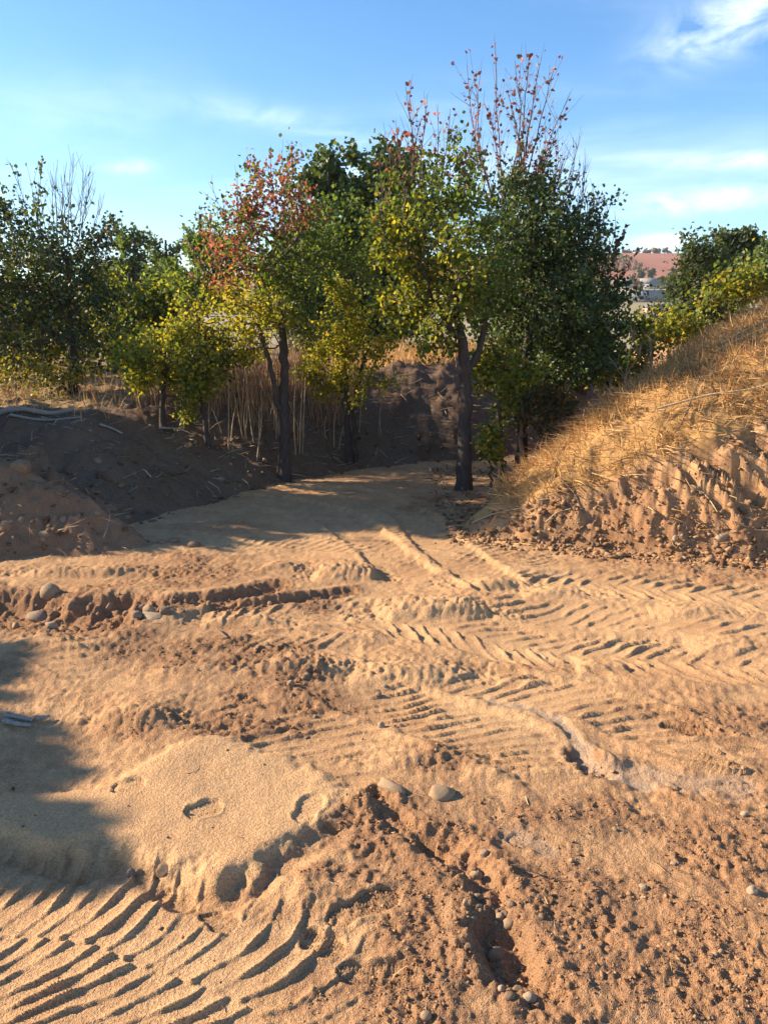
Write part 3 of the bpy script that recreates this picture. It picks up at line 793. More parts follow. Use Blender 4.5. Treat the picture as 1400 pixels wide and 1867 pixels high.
def mixpal(a, b, f):
    """per leaf choose palette b with probability f(pos)"""
    def fn(p, rs):
        q = f(p) if callable(f) else np.full(len(p), f)
        ta = pick(a, len(p), rs); tb = pick(b, len(p), rs)
        return np.where((rs.rand(len(p)) < q)[:, None], tb, ta)
    return fn
def near_px(u, v, ru, rv, Y):
    c, r = ell(u, v, ru, rv, Y)
    return lambda p: np.clip(1.25 - (((p[:, 0] - c[0]) / r[0]) ** 2 + ((p[:, 2] - c[2]) / r[2]) ** 2), 0, 1)
def trunk_px(base, pts, Y0, radii, dY=0.0):
    """trunk line through photograph pixels, rooted where the land is"""
    b = hit(*base) if Y0 is None else np.array([at(base[0], base[1], Y0)[0], Y0, hgt1(at(base[0], base[1], Y0)[0], Y0)])
    P = [b - np.array([0, 0, .12])]
    for i, (u, v) in enumerate(pts): P.append(at(u, v, b[1] + dY * (i + 1) / len(pts)))
    return P, [radii[0] * 1.55] + list(radii)
def wands(Y, rows_, seed, ns=3, lf=10, dy=.3):
    rs = np.random.RandomState(seed); out = []
    for (u0, v0, u1, v1) in rows_:
        y = Y + rs.uniform(-dy, dy); out.append((at(u0 + rs.uniform(-6, 6), v0 + rs.uniform(20, 90), y), at(u1, v1, y + rs.uniform(-.1, .1)), ns + 3, lf))
    return out

# --- the red-topped tree left of the middle
t1 = trunk_px((517, 872), [(518, 800), (519, 720), (517, 640), (510, 560), (500, 480)], None, [.056, .051, .046, .038, .028, .018])
YB = t1[0][0][1]
t2 = ([t1[0][1] * .55 + t1[0][2] * .45, at(505, 735, YB - .05), at(492, 660, YB - .15), at(470, 590, YB - .2)], [.034, .030, .025, .018])
redf = near_px(500, 350, 95, 85, YB); redf2 = near_px(405, 470, 75, 65, YB)
plant('pear_tree', 'leaning tree with a red-tinged crown top and forked dark trunk at the track edge', 'tree', [t1, t2],
      [ell(500, 370, 70, 85, YB, .6) + (.9,), ell(420, 470, 80, 75, YB, .7), ell(540, 470, 80, 90, YB, .8), ell(430, 590, 95, 75, YB, .8), ell(550, 580, 70, 60, YB, .6) + (.5,), ell(360, 620, 50, 60, YB, .4) + (.6,),
       ell(480, 520, 90, 80, YB, .8), ell(590, 440, 45, 80, YB + .3, .5) + (.7,)],
      1250, 10, .040, lambda p, rs: np.where((rs.rand(len(p)) < np.clip(1.0 * redf(p) + .75 * redf2(p), 0, .62))[:, None], pick(RED, len(p), rs),
                                       mixpal(GREEN, YELLOW, near_px(420, 610, 140, 110, YB))(p, rs)),
      shoots=wands(YB, [(500, 330, 494, 262), (525, 330, 535, 278), (470, 350, 462, 290), (440, 380, 428, 300), (420, 400, 378, 330), (545, 340, 552, 300), (400, 430, 372, 372), (510, 320, 510, 270), (380, 470, 335, 420)], 3, 4, 14),
      shoot_tint=mixpal(GREEN, RED, .7), seed=21)

# --- the tree right of the middle, on the track's bend
e1 = trunk_px((845, 893), [(846, 800), (848, 720), (846, 650), (836, 580), (825, 500), (820, 420)], None, [.066, .062, .056, .050, .036, .026, .016])
YE = e1[0][0][1]
e2 = ([e1[0][3] * .6 + e1[0][2] * .4, at(872, 640, YE + .05), at(890, 560, YE + .1), at(905, 480, YE + .15)], [.040, .032, .026, .018])
e3 = ([e1[0][4] * .5 + e1[0][3] * .5, at(822, 600, YE - .15), at(790, 540, YE - .25), at(760, 470, YE - .3)], [.038, .032, .024, .016])
plant('pear_tree', 'tall tree with thick dark trunk and sparse bare shoots, beside the bank foot', 'tree', [e1, e2, e3],
      [ell(780, 560, 85, 70, YE - .2, .8), ell(740, 480, 65, 80, YE, .7), ell(830, 420, 90, 80, YE, .8), ell(850, 530, 80, 80, YE + .1, .8), ell(760, 400, 70, 60, YE, .6), ell(830, 340, 60, 60, YE, .5) + (.6,),
       ell(720, 430, 40, 60, YE, .4) + (.7,), ell(800, 620, 60, 30, YE - .1, .5) + (.6,)],
      1400, 11, .041, mixpal(GREEN, YELLOW, lambda p: .55 * near_px(760, 520, 120, 130, YE)(p)),
      shoots=wands(YE, [(745, 330, 722, 218), (755, 320, 738, 152), (770, 330, 782, 172), (790, 330, 822, 196), (765, 330, 770, 210), (720, 350, 698, 222), (730, 340, 706, 260), (800, 340, 800, 190),
                        (815, 330, 818, 250), (840, 330, 862, 250), (780, 340, 745, 240), (700, 360, 690, 290)], 5, 6, 10) +
      wands(YE, [(860, 330, 880, 262), (850, 330, 838, 262), (870, 330, 893, 290), (880, 350, 905, 300), (690, 380, 682, 330), (735, 390, 733, 300), (760, 380, 765, 300)], 6, 3, 2),
      shoot_tint=mixpal(BRONZE, RED, .9), seed=22)

# --- the big dark tree behind it
f1 = trunk_px((952, 850), [(952, 760), (955, 680), (965, 590), (970, 500), (968, 400)], 8.75, [.056, .052, .048, .040, .030, .018])
YF = f1[0][0][1]
f2 = ([f1[0][2], at(1000, 660, YF + .1), at(1040, 590, YF + .2), at(1060, 520, YF + .2)], [.040, .034, .026, .016])
plant('pear_tree', 'largest dark dense tree with red-leaved shoots rising highest above its crown', 'tree', [f1, f2],
      [ell(960, 420, 75, 100, YF, .9), ell(1010, 450, 80, 95, YF, .9), ell(920, 500, 70, 110, YF, .8), ell(1060, 520, 70, 80, YF, .8), ell(1000, 580, 110, 90, YF, 1.0), ell(960, 660, 80, 70, YF, .8), ell(1060, 640, 60, 60, YF, .7),
       ell(940, 340, 50, 45, YF, .5) + (.8,), ell(1105, 500, 35, 40, YF, .3) + (.4,), ell(1110, 580, 40, 50, YF, .4) + (.6,), ell(990, 740, 70, 40, YF + .1, .5) + (.5,)],
      2200, 14, .043, mixpal(DARK, GREEN, .30), leafm=M_LEAFD,
      shoots=wands(YF, [(915, 310, 905, 82), (925, 310, 938, 110), (900, 310, 850, 118), (905, 320, 878, 120), (940, 310, 962, 100), (950, 310, 1010, 122), (960, 310, 1040, 165), (945, 310, 985, 105), (955, 320, 1030, 200),
                        (920, 310, 890, 190), (930, 310, 925, 170), (965, 310, 1015, 255), (950, 305, 975, 190), (895, 320, 868, 220)], 8, 7, 9) +
      wands(YF, [(1000, 370, 1012, 255), (1020, 380, 1045, 250), (1035, 390, 1062, 290), (1045, 400, 1075, 330), (1010, 370, 1030, 270), (1060, 430, 1100, 345), (1050, 410, 1082, 370), (1080, 470, 1122, 380), (990, 350, 990, 260),
                 (1070, 450, 1115, 410), (1030, 380, 1055, 320), (1015, 370, 1020, 300), (1000, 330, 1018, 240), (1012, 340, 1040, 262), (1025, 350, 1058, 248), (1032, 360, 1070, 300), (1040, 360, 1084, 340), (1055, 400, 1092, 352), (1062, 400, 1108, 392), (1075, 420, 1118, 360), (985, 330, 1000, 262), (1048, 380, 1066, 270), (1020, 330, 1048, 300)], 9, 4, .6) +
      wands(YF, [(1060, 470, 1080, 360), (1070, 500, 1100, 400), (1100, 500, 1165, 452), (1095, 490, 1130, 430)], 10, 2, 60, .1),
      shoot_tint=mixpal(RED, BRONZE, lambda p: np.where(p[:, 0] > at(1040, 400, 8.75)[0], 1., .1)), seed=23)

# --- the dark tree at the left edge
a1 = trunk_px((136, 742), [(135, 690), (132, 620), (128, 540), (120, 470)], 9.75, [.062, .055, .048, .036, .024])
YA = a1[0][0][1]
a2 = ([a1[0][2], at(100, 610, YA - .1), at(60, 560, YA - .2), at(20, 500, YA - .2)], [.032, .028, .022, .014])
plant('pear_tree', 'dark tree at the left edge with bare grey twigs above a thick crown', 'tree', [a1, a2],
      [ell(110, 480, 95, 80, YA, .9), ell(20, 470, 80, 90, YA, .9), ell(150, 560, 80, 80, YA, .8), ell(40, 590, 100, 80, YA, .9) + (1.1,), ell(150, 430, 50, 50, YA, .5) + (.7,), ell(90, 670, 130, 50, YA - .1, .8) + (.9,), ell(180, 640, 50, 60, YA, .5) + (.6,),
       ell(-70, 540, 80, 130, YA, .9), ell(20, 400, 50, 30, YA, .5) + (.6,)],
      2000, 11, .044, mixpal(DARK, YELLOW, lambda p: .65 * near_px(80, 690, 170, 60, YA)(p) + .12), leafm=M_LEAFD,
      shoots=wands(YA, [(60, 400, 15, 290), (70, 400, 48, 300), (80, 400, 78, 282), (50, 410, 22, 330), (95, 400, 70, 330), (85, 410, 60, 350)], 12, 5, 11) +
      wands(YA, [(115, 410, 105, 290), (120, 410, 122, 300), (130, 410, 135, 278), (140, 410, 158, 300), (150, 410, 170, 310), (160, 420, 182, 350), (170, 430, 200, 380), (180, 440, 212, 410), (125, 400, 112, 320), (110, 370, 98, 296), (122, 370, 130, 290), (134, 370, 150, 292), (144, 380, 165, 300), (152, 380, 176, 330), (165, 390, 192, 352), (172, 400, 206, 396), (118, 370, 116, 300)], 13, 5, .8),
      shoot_tint=mixpal(DARK, GREEN, .6), seed=24)

# --- the small yellow-green tree in the middle
c1_ = trunk_px((638, 846), [(634, 760), (628, 690), (630, 620), (628, 560)], None, [.034, .030, .024, .018, .010])
YC = c1_[0][0][1]
c2_ = ([hit(650, 846) - [0, 0, .1], at(645, 770, YC), at(655, 690, YC), at(670, 640, YC)], [.034, .028, .022, .012])
plant('pear_sapling', 'small yellow-green tree with twin thin trunks standing against the back embankment', 'tree', [c1_, c2_],
      [ell(625, 590, 42, 60, YC, .4), ell(600, 650, 48, 45, YC, .45), ell(660, 660, 50, 50, YC, .45), ell(630, 700, 70, 35, YC, .45), ell(628, 540, 26, 40, YC, .28) + (2.2,), ell(625, 590, 36, 45, YC, .35), ell(690, 620, 22, 40, YC, .3) + (.7,), ell(575, 700, 25, 30, YC, .3) + (.6,)],
      560, 14, .038, mixpal(YELLOW, GREEN, .12), seed=25)
# --- the yellow-green tree in front of the left tall grass
d1 = trunk_px((295, 782), [(297, 730), (300, 680), (302, 640)], None, [.030, .026, .020, .012])
YD = d1[0][0][1]
plant('pear_sapling', 'low yellow-green bushy tree on the left embankment between two darker trees', 'tree', [d1],
      [ell(300, 650, 70, 45, YD, .5), ell(270, 690, 50, 35, YD, .4), ell(345, 680, 55, 50, YD, .45), ell(310, 610, 40, 30, YD, .3) + (.8,), ell(240, 640, 25, 25, YD, .3) + (.5,), ell(350, 730, 35, 25, YD, .3) + (.5,)],
      560, 14, .040, mixpal(YELLOW, GREEN, .35), seed=26)
g1 = trunk_px((380, 812), [(372, 760), (360, 700), (352, 650)], None, [.026, .022, .018, .012])
plant('pear_sapling', 'slim slanting young tree left of the red-topped tree', 'tree', [g1],
      [ell(365, 670, 45, 50, g1[0][0][1], .4), ell(395, 640, 35, 40, g1[0][0][1], .3)], 260, 12, .040, mixpal(GREEN, YELLOW, .5), seed=27)

# --- undergrowth at the bank's nose
s1 = trunk_px((915, 866), [(913, 800), (912, 740), (915, 690)], 7.75, [.022, .019, .016, .010])
YS = s1[0][0][1]
plant('shrub', 'leafy shrub with upright stem just right of the thick dark trunk', 'shrub', [s1],
      [ell(900, 660, 42, 50, YS, .3), ell(930, 690, 40, 40, YS, .3), ell(885, 690, 22, 30, YS, .25) + (.6,), ell(925, 730, 26, 26, YS, .25) + (.6,)], 260, 9, .046, mixpal(GREEN, YELLOW, .5), seed=28)
s4 = trunk_px((898, 872), [(894, 846), (888, 822)], 7.55, [.012, .010, .006])
plant('shrub', 'low yellowish leafy sprig at the base of the thick dark trunk', 'shrub', [s4], [ell(882, 815, 26, 24, 7.55, .2), ell(900, 800, 20, 24, 7.55, .2)], 90, 8, .046, mixpal(YELLOW, GREEN, .5), seed=57)
s2 = trunk_px((952, 858), [(950, 810), (949, 760), (955, 730)], 8.2, [.026, .020, .016, .010])
plant('shrub', 'brownish shrub with pale broken stem above the bank nose', 'shrub', [s2],
      [ell(975, 760, 42, 40, 8.2, .35), ell(1010, 745, 45, 28, 8.2, .3), ell(950, 740, 30, 30, 8.2, .3), ell(990, 710, 30, 22, 8.2, .3) + (.6,)], 260, 6, .045, mixpal(BRONZE, OLIVE, .55), bark=M_DEAD, seed=29)
s3 = trunk_px((1105, 742), [(1108, 680), (1110, 630), (1108, 580)], 9.3, [.022, .018, .014, .008])
plant('shrub', 'bright green leafy shrub at the right foot of the dark crown', 'shrub', [s3],
      [ell(1110, 610, 34, 45, 9.3, .35), ell(1085, 640, 24, 40, 9.3, .3), ell(1155, 620, 28, 60, 9.3, .3), ell(1120, 670, 40, 40, 9.3, .3)], 320, 8, .055, mixpal(GREEN, YELLOW, .25), seed=30)

# --- trees behind the embankment
def back_tree(label, u, vb, Y, lobes, n, per, size, pal, seed, kind='background_tree', leafm=M_LEAFD, rad=.12, group='trees behind the embankment', narrow=.5):
    x = at(u, vb, Y)[0]; z = hgt1(x, Y) if Y < 29 else float(far_z(np.array([x]), np.array([Y]))[0])
    top = min(l[1] - .5 * l[3] for l in lobes)
    P = [np.array([x, Y, z - .2]), np.array([x, Y, z + .8])] + [at(u + du, v, Y) for du, v in ((2, (vb * .5 + top * .5)), (0, top))]
    return plant(kind, label, 'tree', [(P, [rad * 1.2, rad, rad * .7, rad * .3])], [ell(l[0], l[1], l[2], l[3], Y + (l[5] if len(l) > 5 else 0), l[4] if len(l) > 4 else None) for l in lobes], n, per, size, pal, leafm=leafm,
                 group=group, six=False, narrow=narrow, seed=seed, spread=.10, tip_r=.005)
back_tree('dense dark poplar behind the embankment, left one of the pair', 600, 640, 17, [(598, 335, 46, 56), (590, 430, 50, 70), (610, 520, 55, 80), (600, 590, 60, 50)], 620, 24, .11, mixpal(DARK, GREEN, .45), 41)
back_tree('dense dark poplar behind the embankment, right one of the pair', 705, 640, 18, [(700, 325, 60, 55), (720, 420, 65, 80), (700, 520, 70, 80), (690, 600, 70, 45), (655, 380, 34, 80)], 760, 24, .11, mixpal(DARK, GREEN, .35), 42)
back_tree('olive-green tree filling the gap right of the red-topped crown', 630, 650, 12.5, [(615, 420, 45, 55), (670, 450, 45, 60), (595, 470, 45, 50), (650, 400, 30, 40)], 320, 12, .065, mixpal(DARK, GREEN, .6), 43, leafm=M_LEAF, rad=.07)
back_tree('dense green tree deep behind the yellow-green sapling', 560, 650, 14.5, [(540, 540, 60, 70), (570, 600, 60, 40), (520, 480, 50, 60)], 320, 16, .085, mixpal(DARK, GREEN, .5), 44)
back_tree('feathery pale green tree top left of a gap of sky', 245, 600, 25, [(240, 460, 28, 46), (250, 510, 38, 50), (235, 560, 46, 50), (215, 520, 30, 50)], 420, 20, .13, mixpal(WILLOW, OLIVE, .4), 45, leafm=M_LEAF, narrow=.34)
back_tree('feathery pale green tree top in the middle of the left gap', 302, 600, 26, [(300, 460, 28, 46), (300, 510, 38, 50), (320, 560, 50, 50), (285, 560, 40, 40)], 420, 20, .13, mixpal(WILLOW, OLIVE, .5), 46, leafm=M_LEAF, narrow=.34)
back_tree('pale green tree touching the left side of the red-topped crown', 365, 620, 20, [(350, 450, 34, 44), (385, 420, 30, 60), (350, 520, 50, 60), (400, 500, 50, 70), (300, 560, 70, 50)], 420, 18, .12, mixpal(WILLOW, GREEN, .5), 47, leafm=M_LEAF, narrow=.36)
back_tree('green bushy tree behind the low yellow-green one', 235, 640, 13, [(225, 560, 55, 60), (200, 620, 55, 50), (285, 575, 55, 45), (190, 520, 36, 45), (250, 620, 50, 40)], 480, 14, .08, mixpal(GREEN, YELLOW, .35), 48, leafm=M_LEAF, rad=.06)
back_tree('tree filling the background at the far left edge', 20, 640, 15, [(0, 560, 90, 80), (80, 600, 70, 60), (-60, 520, 80, 90), (120, 540, 50, 60), (40, 640, 90, 40)], 620, 15, .10, mixpal(DARK, OLIVE, .5), 49)
back_tree('green tree hidden behind the largest dark crown', 1060, 650, 13.5, [(1050, 600, 70, 70), (1000, 620, 60, 60), (1110, 640, 50, 45), (930, 600, 60, 70)], 380, 14, .085, mixpal(DARK, GREEN, .5), 50)
back_tree('grey-green olive-like tree with visible trunk on the bank', 1272, 640, 13.0, [(1255, 530, 48, 55), (1290, 500, 40, 50), (1230, 565, 34, 40), (1300, 560, 40, 40), (1270, 460, 26, 22)], 420, 16, .075, mixpal(OLIVE, DARK, .35), 51, leafm=M_LEAF, rad=.06, narrow=.28, group='trees beyond the bank')
back_tree('tall dark tree beyond the bank near the right edge', 1345, 620, 24, [(1335, 462, 34, 42), (1350, 440, 26, 26), (1330, 520, 40, 50), (1300, 490, 22, 40)], 380, 20, .13, mixpal(DARK, OLIVE, .4), 52, group='trees beyond the bank')
back_tree('dark tree cut by the right edge of the view', 1400, 620, 22, [(1395, 480, 34, 50), (1430, 460, 40, 50), (1380, 520, 36, 45)], 340, 20, .12, mixpal(DARK, GREEN, .5), 53, group='trees beyond the bank')
back_tree('light green bush on the bank top at the right', 1350, 600, 11.5, [(1345, 525, 40, 22), (1390, 510, 40, 26), (1310, 545, 26, 16)], 220, 10, .06, mixpal(GREEN, YELLOW, .4), 54, kind='bush', leafm=M_LEAF, rad=.03, group='trees beyond the bank')
back_tree('low green bush under the olive-like tree', 1220, 640, 12.0, [(1215, 600, 34, 26), (1260, 605, 34, 20), (1180, 610, 24, 30)], 220, 10, .06, mixpal(GREEN, YELLOW, .5), 55, kind='bush', leafm=M_LEAF, rad=.03, group='trees beyond the bank')

back_tree('tree cut by the left edge, behind the dark one', -190, 650, 12.5, [(-200, 520, 90, 110, 1.1), (-170, 620, 60, 60, .8)], 360, 13, .08, mixpal(DARK, GREEN, .4), 56, group='trees on the left embankment')

# trees that stand left of the view: their crowns shade the near ground and the track
def over(gx, gy, z, r): L_ = z / math.tan(SUN_EL); return (np.array([gx - math.sin(SUN_AZ) * L_, gy + math.cos(SUN_AZ) * L_, z]), np.array(r))
zb_ = hgt1(-7.9, 3.9)
plant('pear_tree', 'dense tree just outside the left edge whose shadow lies on the near ground', 'tree', [([np.array(q) for q in ((-7.9, 3.9, zb_ - .1), (-7.85, 3.9, zb_ + .7), (-7.7, 3.9, zb_ + 1.3), (-7.5, 3.85, zb_ + 2.0))], [.10, .085, .06, .03])],
      [over(-2.25, 3.1, 2.5, (.30, .50, .26)), over(-1.62, 2.22, 2.4, (.28, .16, .24)), over(-3.0, 3.8, 2.5, (.30, .40, .26)), over(-3.1, 3.0, 2.6, (.5, .6, .35)), over(-2.6, 2.45, 2.4, (.4, .30, .30)), over(-2.12, 2.62, 2.45, (.28, .26, .24))], 900, 22, .14, mixpal(GREEN, YELLOW, .3), seed=31, six=False, narrow=.55)
def left_tree(label, x, y, z0, r, h, seed, pal):
    zb = hgt1(x, y)
    plant('pear_tree', label, 'tree', [([np.array(q) for q in ((x, y, zb - .1), (x + .03, y, zb + .8), (x - .02, y, zb + 1.5), (x, y, zb + h * .75))], [.08, .07, .05, .03])],
          [(np.array([x, y, zb + z0]), np.array([r, r, .6])), (np.array([x + .1, y - .1, zb + (z0 + h) / 2]), np.array([r * .9, r * .9, .8])), (np.array([x, y, zb + h - .5]), np.array([r * .7, r * .7, .7]))], 900, 18, .09, mixpal(pal, GREEN, .4), seed=seed, six=False)
left_tree('round tree left of the view, nearest the soil mound', -6.1, 7.8, 1.0, .75, 3.1, 32, DARK)
left_tree('round tree left of the view, behind the nearest one', -7.9, 8.2, 1.1, .65, 3.8, 33, DARK)
left_tree('low round tree left of the view, beside the soil mound', -5.7, 6.7, .5, .5, 1.9, 34, GREEN)
# ------------------------------------------------------------------ dry grass (nobody could count it)
def blades(P, D, L, W, tint, name, curl=.35, rs=RS):
    """tapering bent blades: foot P, unit direction D, length, width"""
    n = len(P); D = D / (np.linalg.norm(D, axis=1)[:, None] + 1e-9)
    S = np.cross(D, rs.normal(0, 1, (n, 3))); S /= np.linalg.norm(S, axis=1)[:, None] + 1e-9
    bend = rs.normal(0, curl, (n, 3)); bend[:, 2] = -np.abs(bend[:, 2]) * .6
    m = P + D * (L * .55)[:, None] + bend * (L * .12)[:, None]; t = P + D * L[:, None] + bend * (L * .5)[:, None]
    w = S * (W * .5)[:, None]
    V_ = np.stack([P - w, P + w, m + w * .8, m - w * .8, t], 1)
    k = np.arange(n)[:, None] * 5
    return mesh_np(name, V_.reshape(-1, 3), [k + [[0, 1, 2, 3]], k + [[3, 2, 4]]], {'tint': np.repeat(tint, 5, 0)})
STRAW = np.array([[.52, .30, .105], [.60, .37, .145], [.44, .235, .082], [.63, .43, .20], [.36, .18, .07]])
STRAWR = np.array([[.34, .19, .10], [.42, .25, .13], [.28, .15, .085], [.46, .30, .16]])
def scatter(n, x0, x1, y0, y1, seed, keep):
    rs = np.random.RandomState(seed); x = rs.uniform(x0, x1, n); y = rs.uniform(y0, y1, n)
    T = terrain(x, y); k = keep(x, y, T, rs); return np.stack([x, y, T[0]], 1)[k], rs
# matted and standing grass on the bank
P, rs = scatter(110000, .9, 7.0, 5.4, 10.5, 61, lambda x, y, T, rs: (T[4] > .1) & (rs.rand(len(x)) < T[3] * np.clip(.65 + .8 * fbm(x * 2.2, y * 2.2, 66, 3), .30, 1) * np.clip(9.5 / (y + .5) - .3, .2, 1)))
n = len(P); up = rs.rand(n) < .42
D = rs.normal(0, 1, (n, 3)) * np.where(up, .42, 1)[:, None]; D[:, 2] = np.where(up, 1.0, np.abs(D[:, 2]) * .22 + .05); D[:, 0] -= .25; D[:, 1] -= .12
patch = np.clip(.5 + .8 * fbm(P[:, 0] * 3, P[:, 1] * 3, 67, 3), 0, 1)
L = rs.uniform(.06, .20, n) * np.where(up, .75 + .6 * patch, 1.4)
add('dry_grass', blades(P - [0, 0, .01], D, L, rs.uniform(.004, .008, n), pick(STRAW, n, rs) * (.75 + .35 * patch)[:, None], 'dry_grass'), M_STRAW,
    label='golden dry grass matted over the upper slope of the sunlit bank', cat='grass', kind='stuff')
# grass on the embankment
P, rs = scatter(46000, -7.5, 3.2, 7.5, 16, 62, lambda x, y, T, rs: (T[5] > .5) & (T[4] < 0) & (rs.rand(len(x)) < sst(np.interp(x, [-2, -.4], [.9, 1.7]), np.interp(x, [-2, -.4], [2.2, 2.1]), T[5] + .5 * pn(x * 1.3, y * 1.3, 68)) * np.clip(.6 + .9 * fbm(x * 1.6, y * 1.6, 69, 2), .12, 1) * np.interp(x, [-3.2, -2.2, -.6, 0], [.10, .35, .6, 1])))
n = len(P); D = rs.normal(0, .3, (n, 3)); D[:, 2] = 1
L = rs.uniform(.12, .42, n)
add('dry_grass', blades(P - [0, 0, .01], D, L, rs.uniform(.006, .011, n), pick(STRAW, n, rs), 'dry_grass'), M_STRAW,
    label='sunlit dry grass along the top of the back embankment', cat='grass', kind='stuff')
P, rs = scatter(5200, -.5, 1.6, 10.2, 13.0, 64, lambda x, y, T, rs: (T[5] > 1.75) & (T[4] < 0) & (rs.rand(len(x)) < .9))
n = len(P); D = rs.normal(0, .35, (n, 3)); D[:, 2] = 1
add('dry_grass', blades(P - [0, 0, .01], D, rs.uniform(.07, .22, n), rs.uniform(.006, .011, n), pick(STRAW, n, rs) * 1.1, 'dry_grass'), M_STRAW,
    label='bright patch of dry grass on the crest between the sapling and the thick trunk', cat='grass', kind='stuff')
# tall rusty grass under and behind the red-topped tree
P, rs = scatter(3600, -2.9, -.35, 8.6, 10.8, 63, lambda x, y, T, rs: rs.rand(len(x)) < np.clip(.25 + 1.1 * fbm(x * 1.4, y * 1.4, 70, 2) + .35, 0, 1) * sst(.35, .9, T[5]))
n = len(P); D = rs.normal(0, .14, (n, 3)); D[:, 2] = 1
add('tall_dry_grass', blades(P - [0, 0, .02], D, rs.uniform(.35, .95, n), rs.uniform(.005, .010, n), pick(STRAWR, n, rs), 'tall_dry_grass', .5), M_STRAW,
    label='tall rusty dry grass standing behind the forked dark trunk', cat='grass', kind='stuff')
# straw, twigs and leaf litter lying about
def litter(name, label, n, box, keep, Lr, Wr, pal, seed, flat=.12):
    P, rs = scatter(n, *box, seed, keep); m = len(P)
    D = rs.normal(0, 1, (m, 3)); D[:, 2] *= flat
    add(name, blades(P + [0, 0, .006], D, rs.uniform(*Lr, m), rs.uniform(*Wr, m), pick(pal, m, rs), name, .5, rs), M_STRAW, label=label, cat='litter', kind='stuff')
LIT = np.array([[.30, .22, .15], [.40, .31, .22], [.22, .15, .10], [.48, .38, .26]])
litter('straw_litter', 'straw and twig litter on the cut face and foot of the bank', 5200, (.6, 5.5, 5.0, 7.2), lambda x, y, T, rs: (T[4] > -.15) & (T[4] < .9) & (rs.rand(len(x)) < .55), (.03, .20), (.003, .008), STRAW, 71)
litter('twig_litter', 'grey twig litter over the shaded embankment slope', 5200, (-5.5, 2.2, 6.4, 10.5), lambda x, y, T, rs: (T[5] > 0) & (rs.rand(len(x)) < .7), (.04, .28), (.004, .011), LIT, 72, .3)
litter('twig_litter', 'scattered straw bits on the sunlit yard', 2600, (-3, 3.5, 1.3, 7.2), lambda x, y, T, rs: (T[4] < 0) & (T[5] < 0) & (rs.rand(len(x)) < .15 + T[1] * .6), (.015, .075), (.0015, .0035), np.concatenate([STRAW, LIT]), 73)
litter('twig_litter', 'twigs and roots scattered on the left soil mound', 420, (-3.6, -1.6, 5.0, 7.0), lambda x, y, T, rs: T[6] > 0, (.04, .25), (.004, .008), LIT, 74, .3)
litter('leaf_litter', 'fallen leaves and debris round the foot of the thick dark trunk', 900, (.45, 1.9, 6.7, 8.8), lambda x, y, T, rs: rs.rand(len(x)) < .8, (.03, .09), (.012, .028), np.concatenate([BRONZE, LIT]), 75, .5)

# ------------------------------------------------------------------ crumbs of soil and gravel
def ico():
    bm = bmesh.new(); bmesh.ops.create_icosphere(bm, subdivisions=1, radius=1)
    V_ = np.array([v.co[:] for v in bm.verts]); F_ = np.array([[v.index for v in f.verts] for f in bm.faces]); bm.free(); return V_, F_
IV, IF = ico()
tc_ = NT('clod'); cp_ = tc_.node('ShaderNodeNewGeometry').outputs['Position']
cc_ = tc_.mix(tc_.rng(tc_.noise(120, 2, .6, cp_).outputs['Fac'], .35, .65), tc_.mix(1.0, tc_.attr('tint').outputs['Color'], (.75, .72, .70), 'MULTIPLY'), tc_.attr('tint').outputs['Color'])
tc_.l.new(cc_, tc_.b.inputs['Base Color']); tc_.b.inputs['Roughness'].default_value = .95; tc_.b.inputs['Specular IOR Level'].default_value = .2
M_CLOD = tc_.m
OV = np.array([[1, 0, 0], [-1, 0, 0], [0, 1, 0], [0, -1, 0], [0, 0, 1], [0, 0, -1.]]); OF = np.array([[0, 2, 4], [2, 1, 4], [1, 3, 4], [3, 0, 4], [2, 0, 5], [1, 2, 5], [3, 1, 5], [0, 3, 5]])
def crumbs(name, label, P, S, pal, rs, sink=.3, IV=IV, IF=IF):
    n = len(P); m = len(IV)
    V_ = (IV[None] + .34 * rs.normal(0, 1, (n, m, 3)).clip(-1.2, 1.2)) * (S[:, None, None] * rs.uniform(.65, 1.25, (n, 1, 3)) * np.array([1.1, 1.1, .8]))
    V_ = V_ + (P + np.stack([0 * S, 0 * S, S * (.8 - sink * 1.6)], 1))[:, None]
    F_ = (IF[None] + (np.arange(n) * m)[:, None, None]).reshape(-1, 3)
    add(name, mesh_np(name, V_.reshape(-1, 3), [F_], {'tint': np.repeat(pick(pal, n, rs), m, 0)}), M_CLOD, label=label, cat='soil', kind='stuff')
SOILC = np.array([[.27, .15, .08], [.21, .115, .06], [.33, .195, .105], [.38, .235, .13]])
rs = np.random.RandomState(81)
yy_ = 1.3 + 6.0 * rs.rand(130000) ** 1.9; xx_ = rs.uniform(-.62, .62, 130000) * (yy_ + .9)
T = terrain(xx_, yy_)
k = (T[4] < .05) & (T[6] < 0) & (rs.rand(len(xx_)) < np.clip((T[1] - .60) * 1.7, .010, .7) * np.clip(.6 + fbm(xx_ * 5, yy_ * 5, 82, 2), .05, 1))
P = np.stack([xx_, yy_, T[0]], 1)[k]; S = .0022 * np.exp(rs.normal(.15, .55, len(P))) * np.clip(.72 + .12 * P[:, 1], .8, 1.5)
crumbs('soil_crumbs', 'loose crumbs of soil scattered over the rough patches of the yard', P, np.minimum(S, .009), SOILC * .92, rs, IV=OV, IF=OF)
P, rs = scatter(16000, .5, 4.8, 4.9, 6.9, 83, lambda x, y, T, rs: (T[4] > -.25) & (T[3] < .5) & (rs.rand(len(x)) < .12 + .75 * np.exp(-((T[4] - .05) / .22) ** 2)))
crumbs('soil_crumbs', 'crumbled clods along the foot of the sunlit bank', P, .007 * np.exp(rs.normal(.3, .55, len(P))).clip(.5, 4), SOILC * .9, rs)
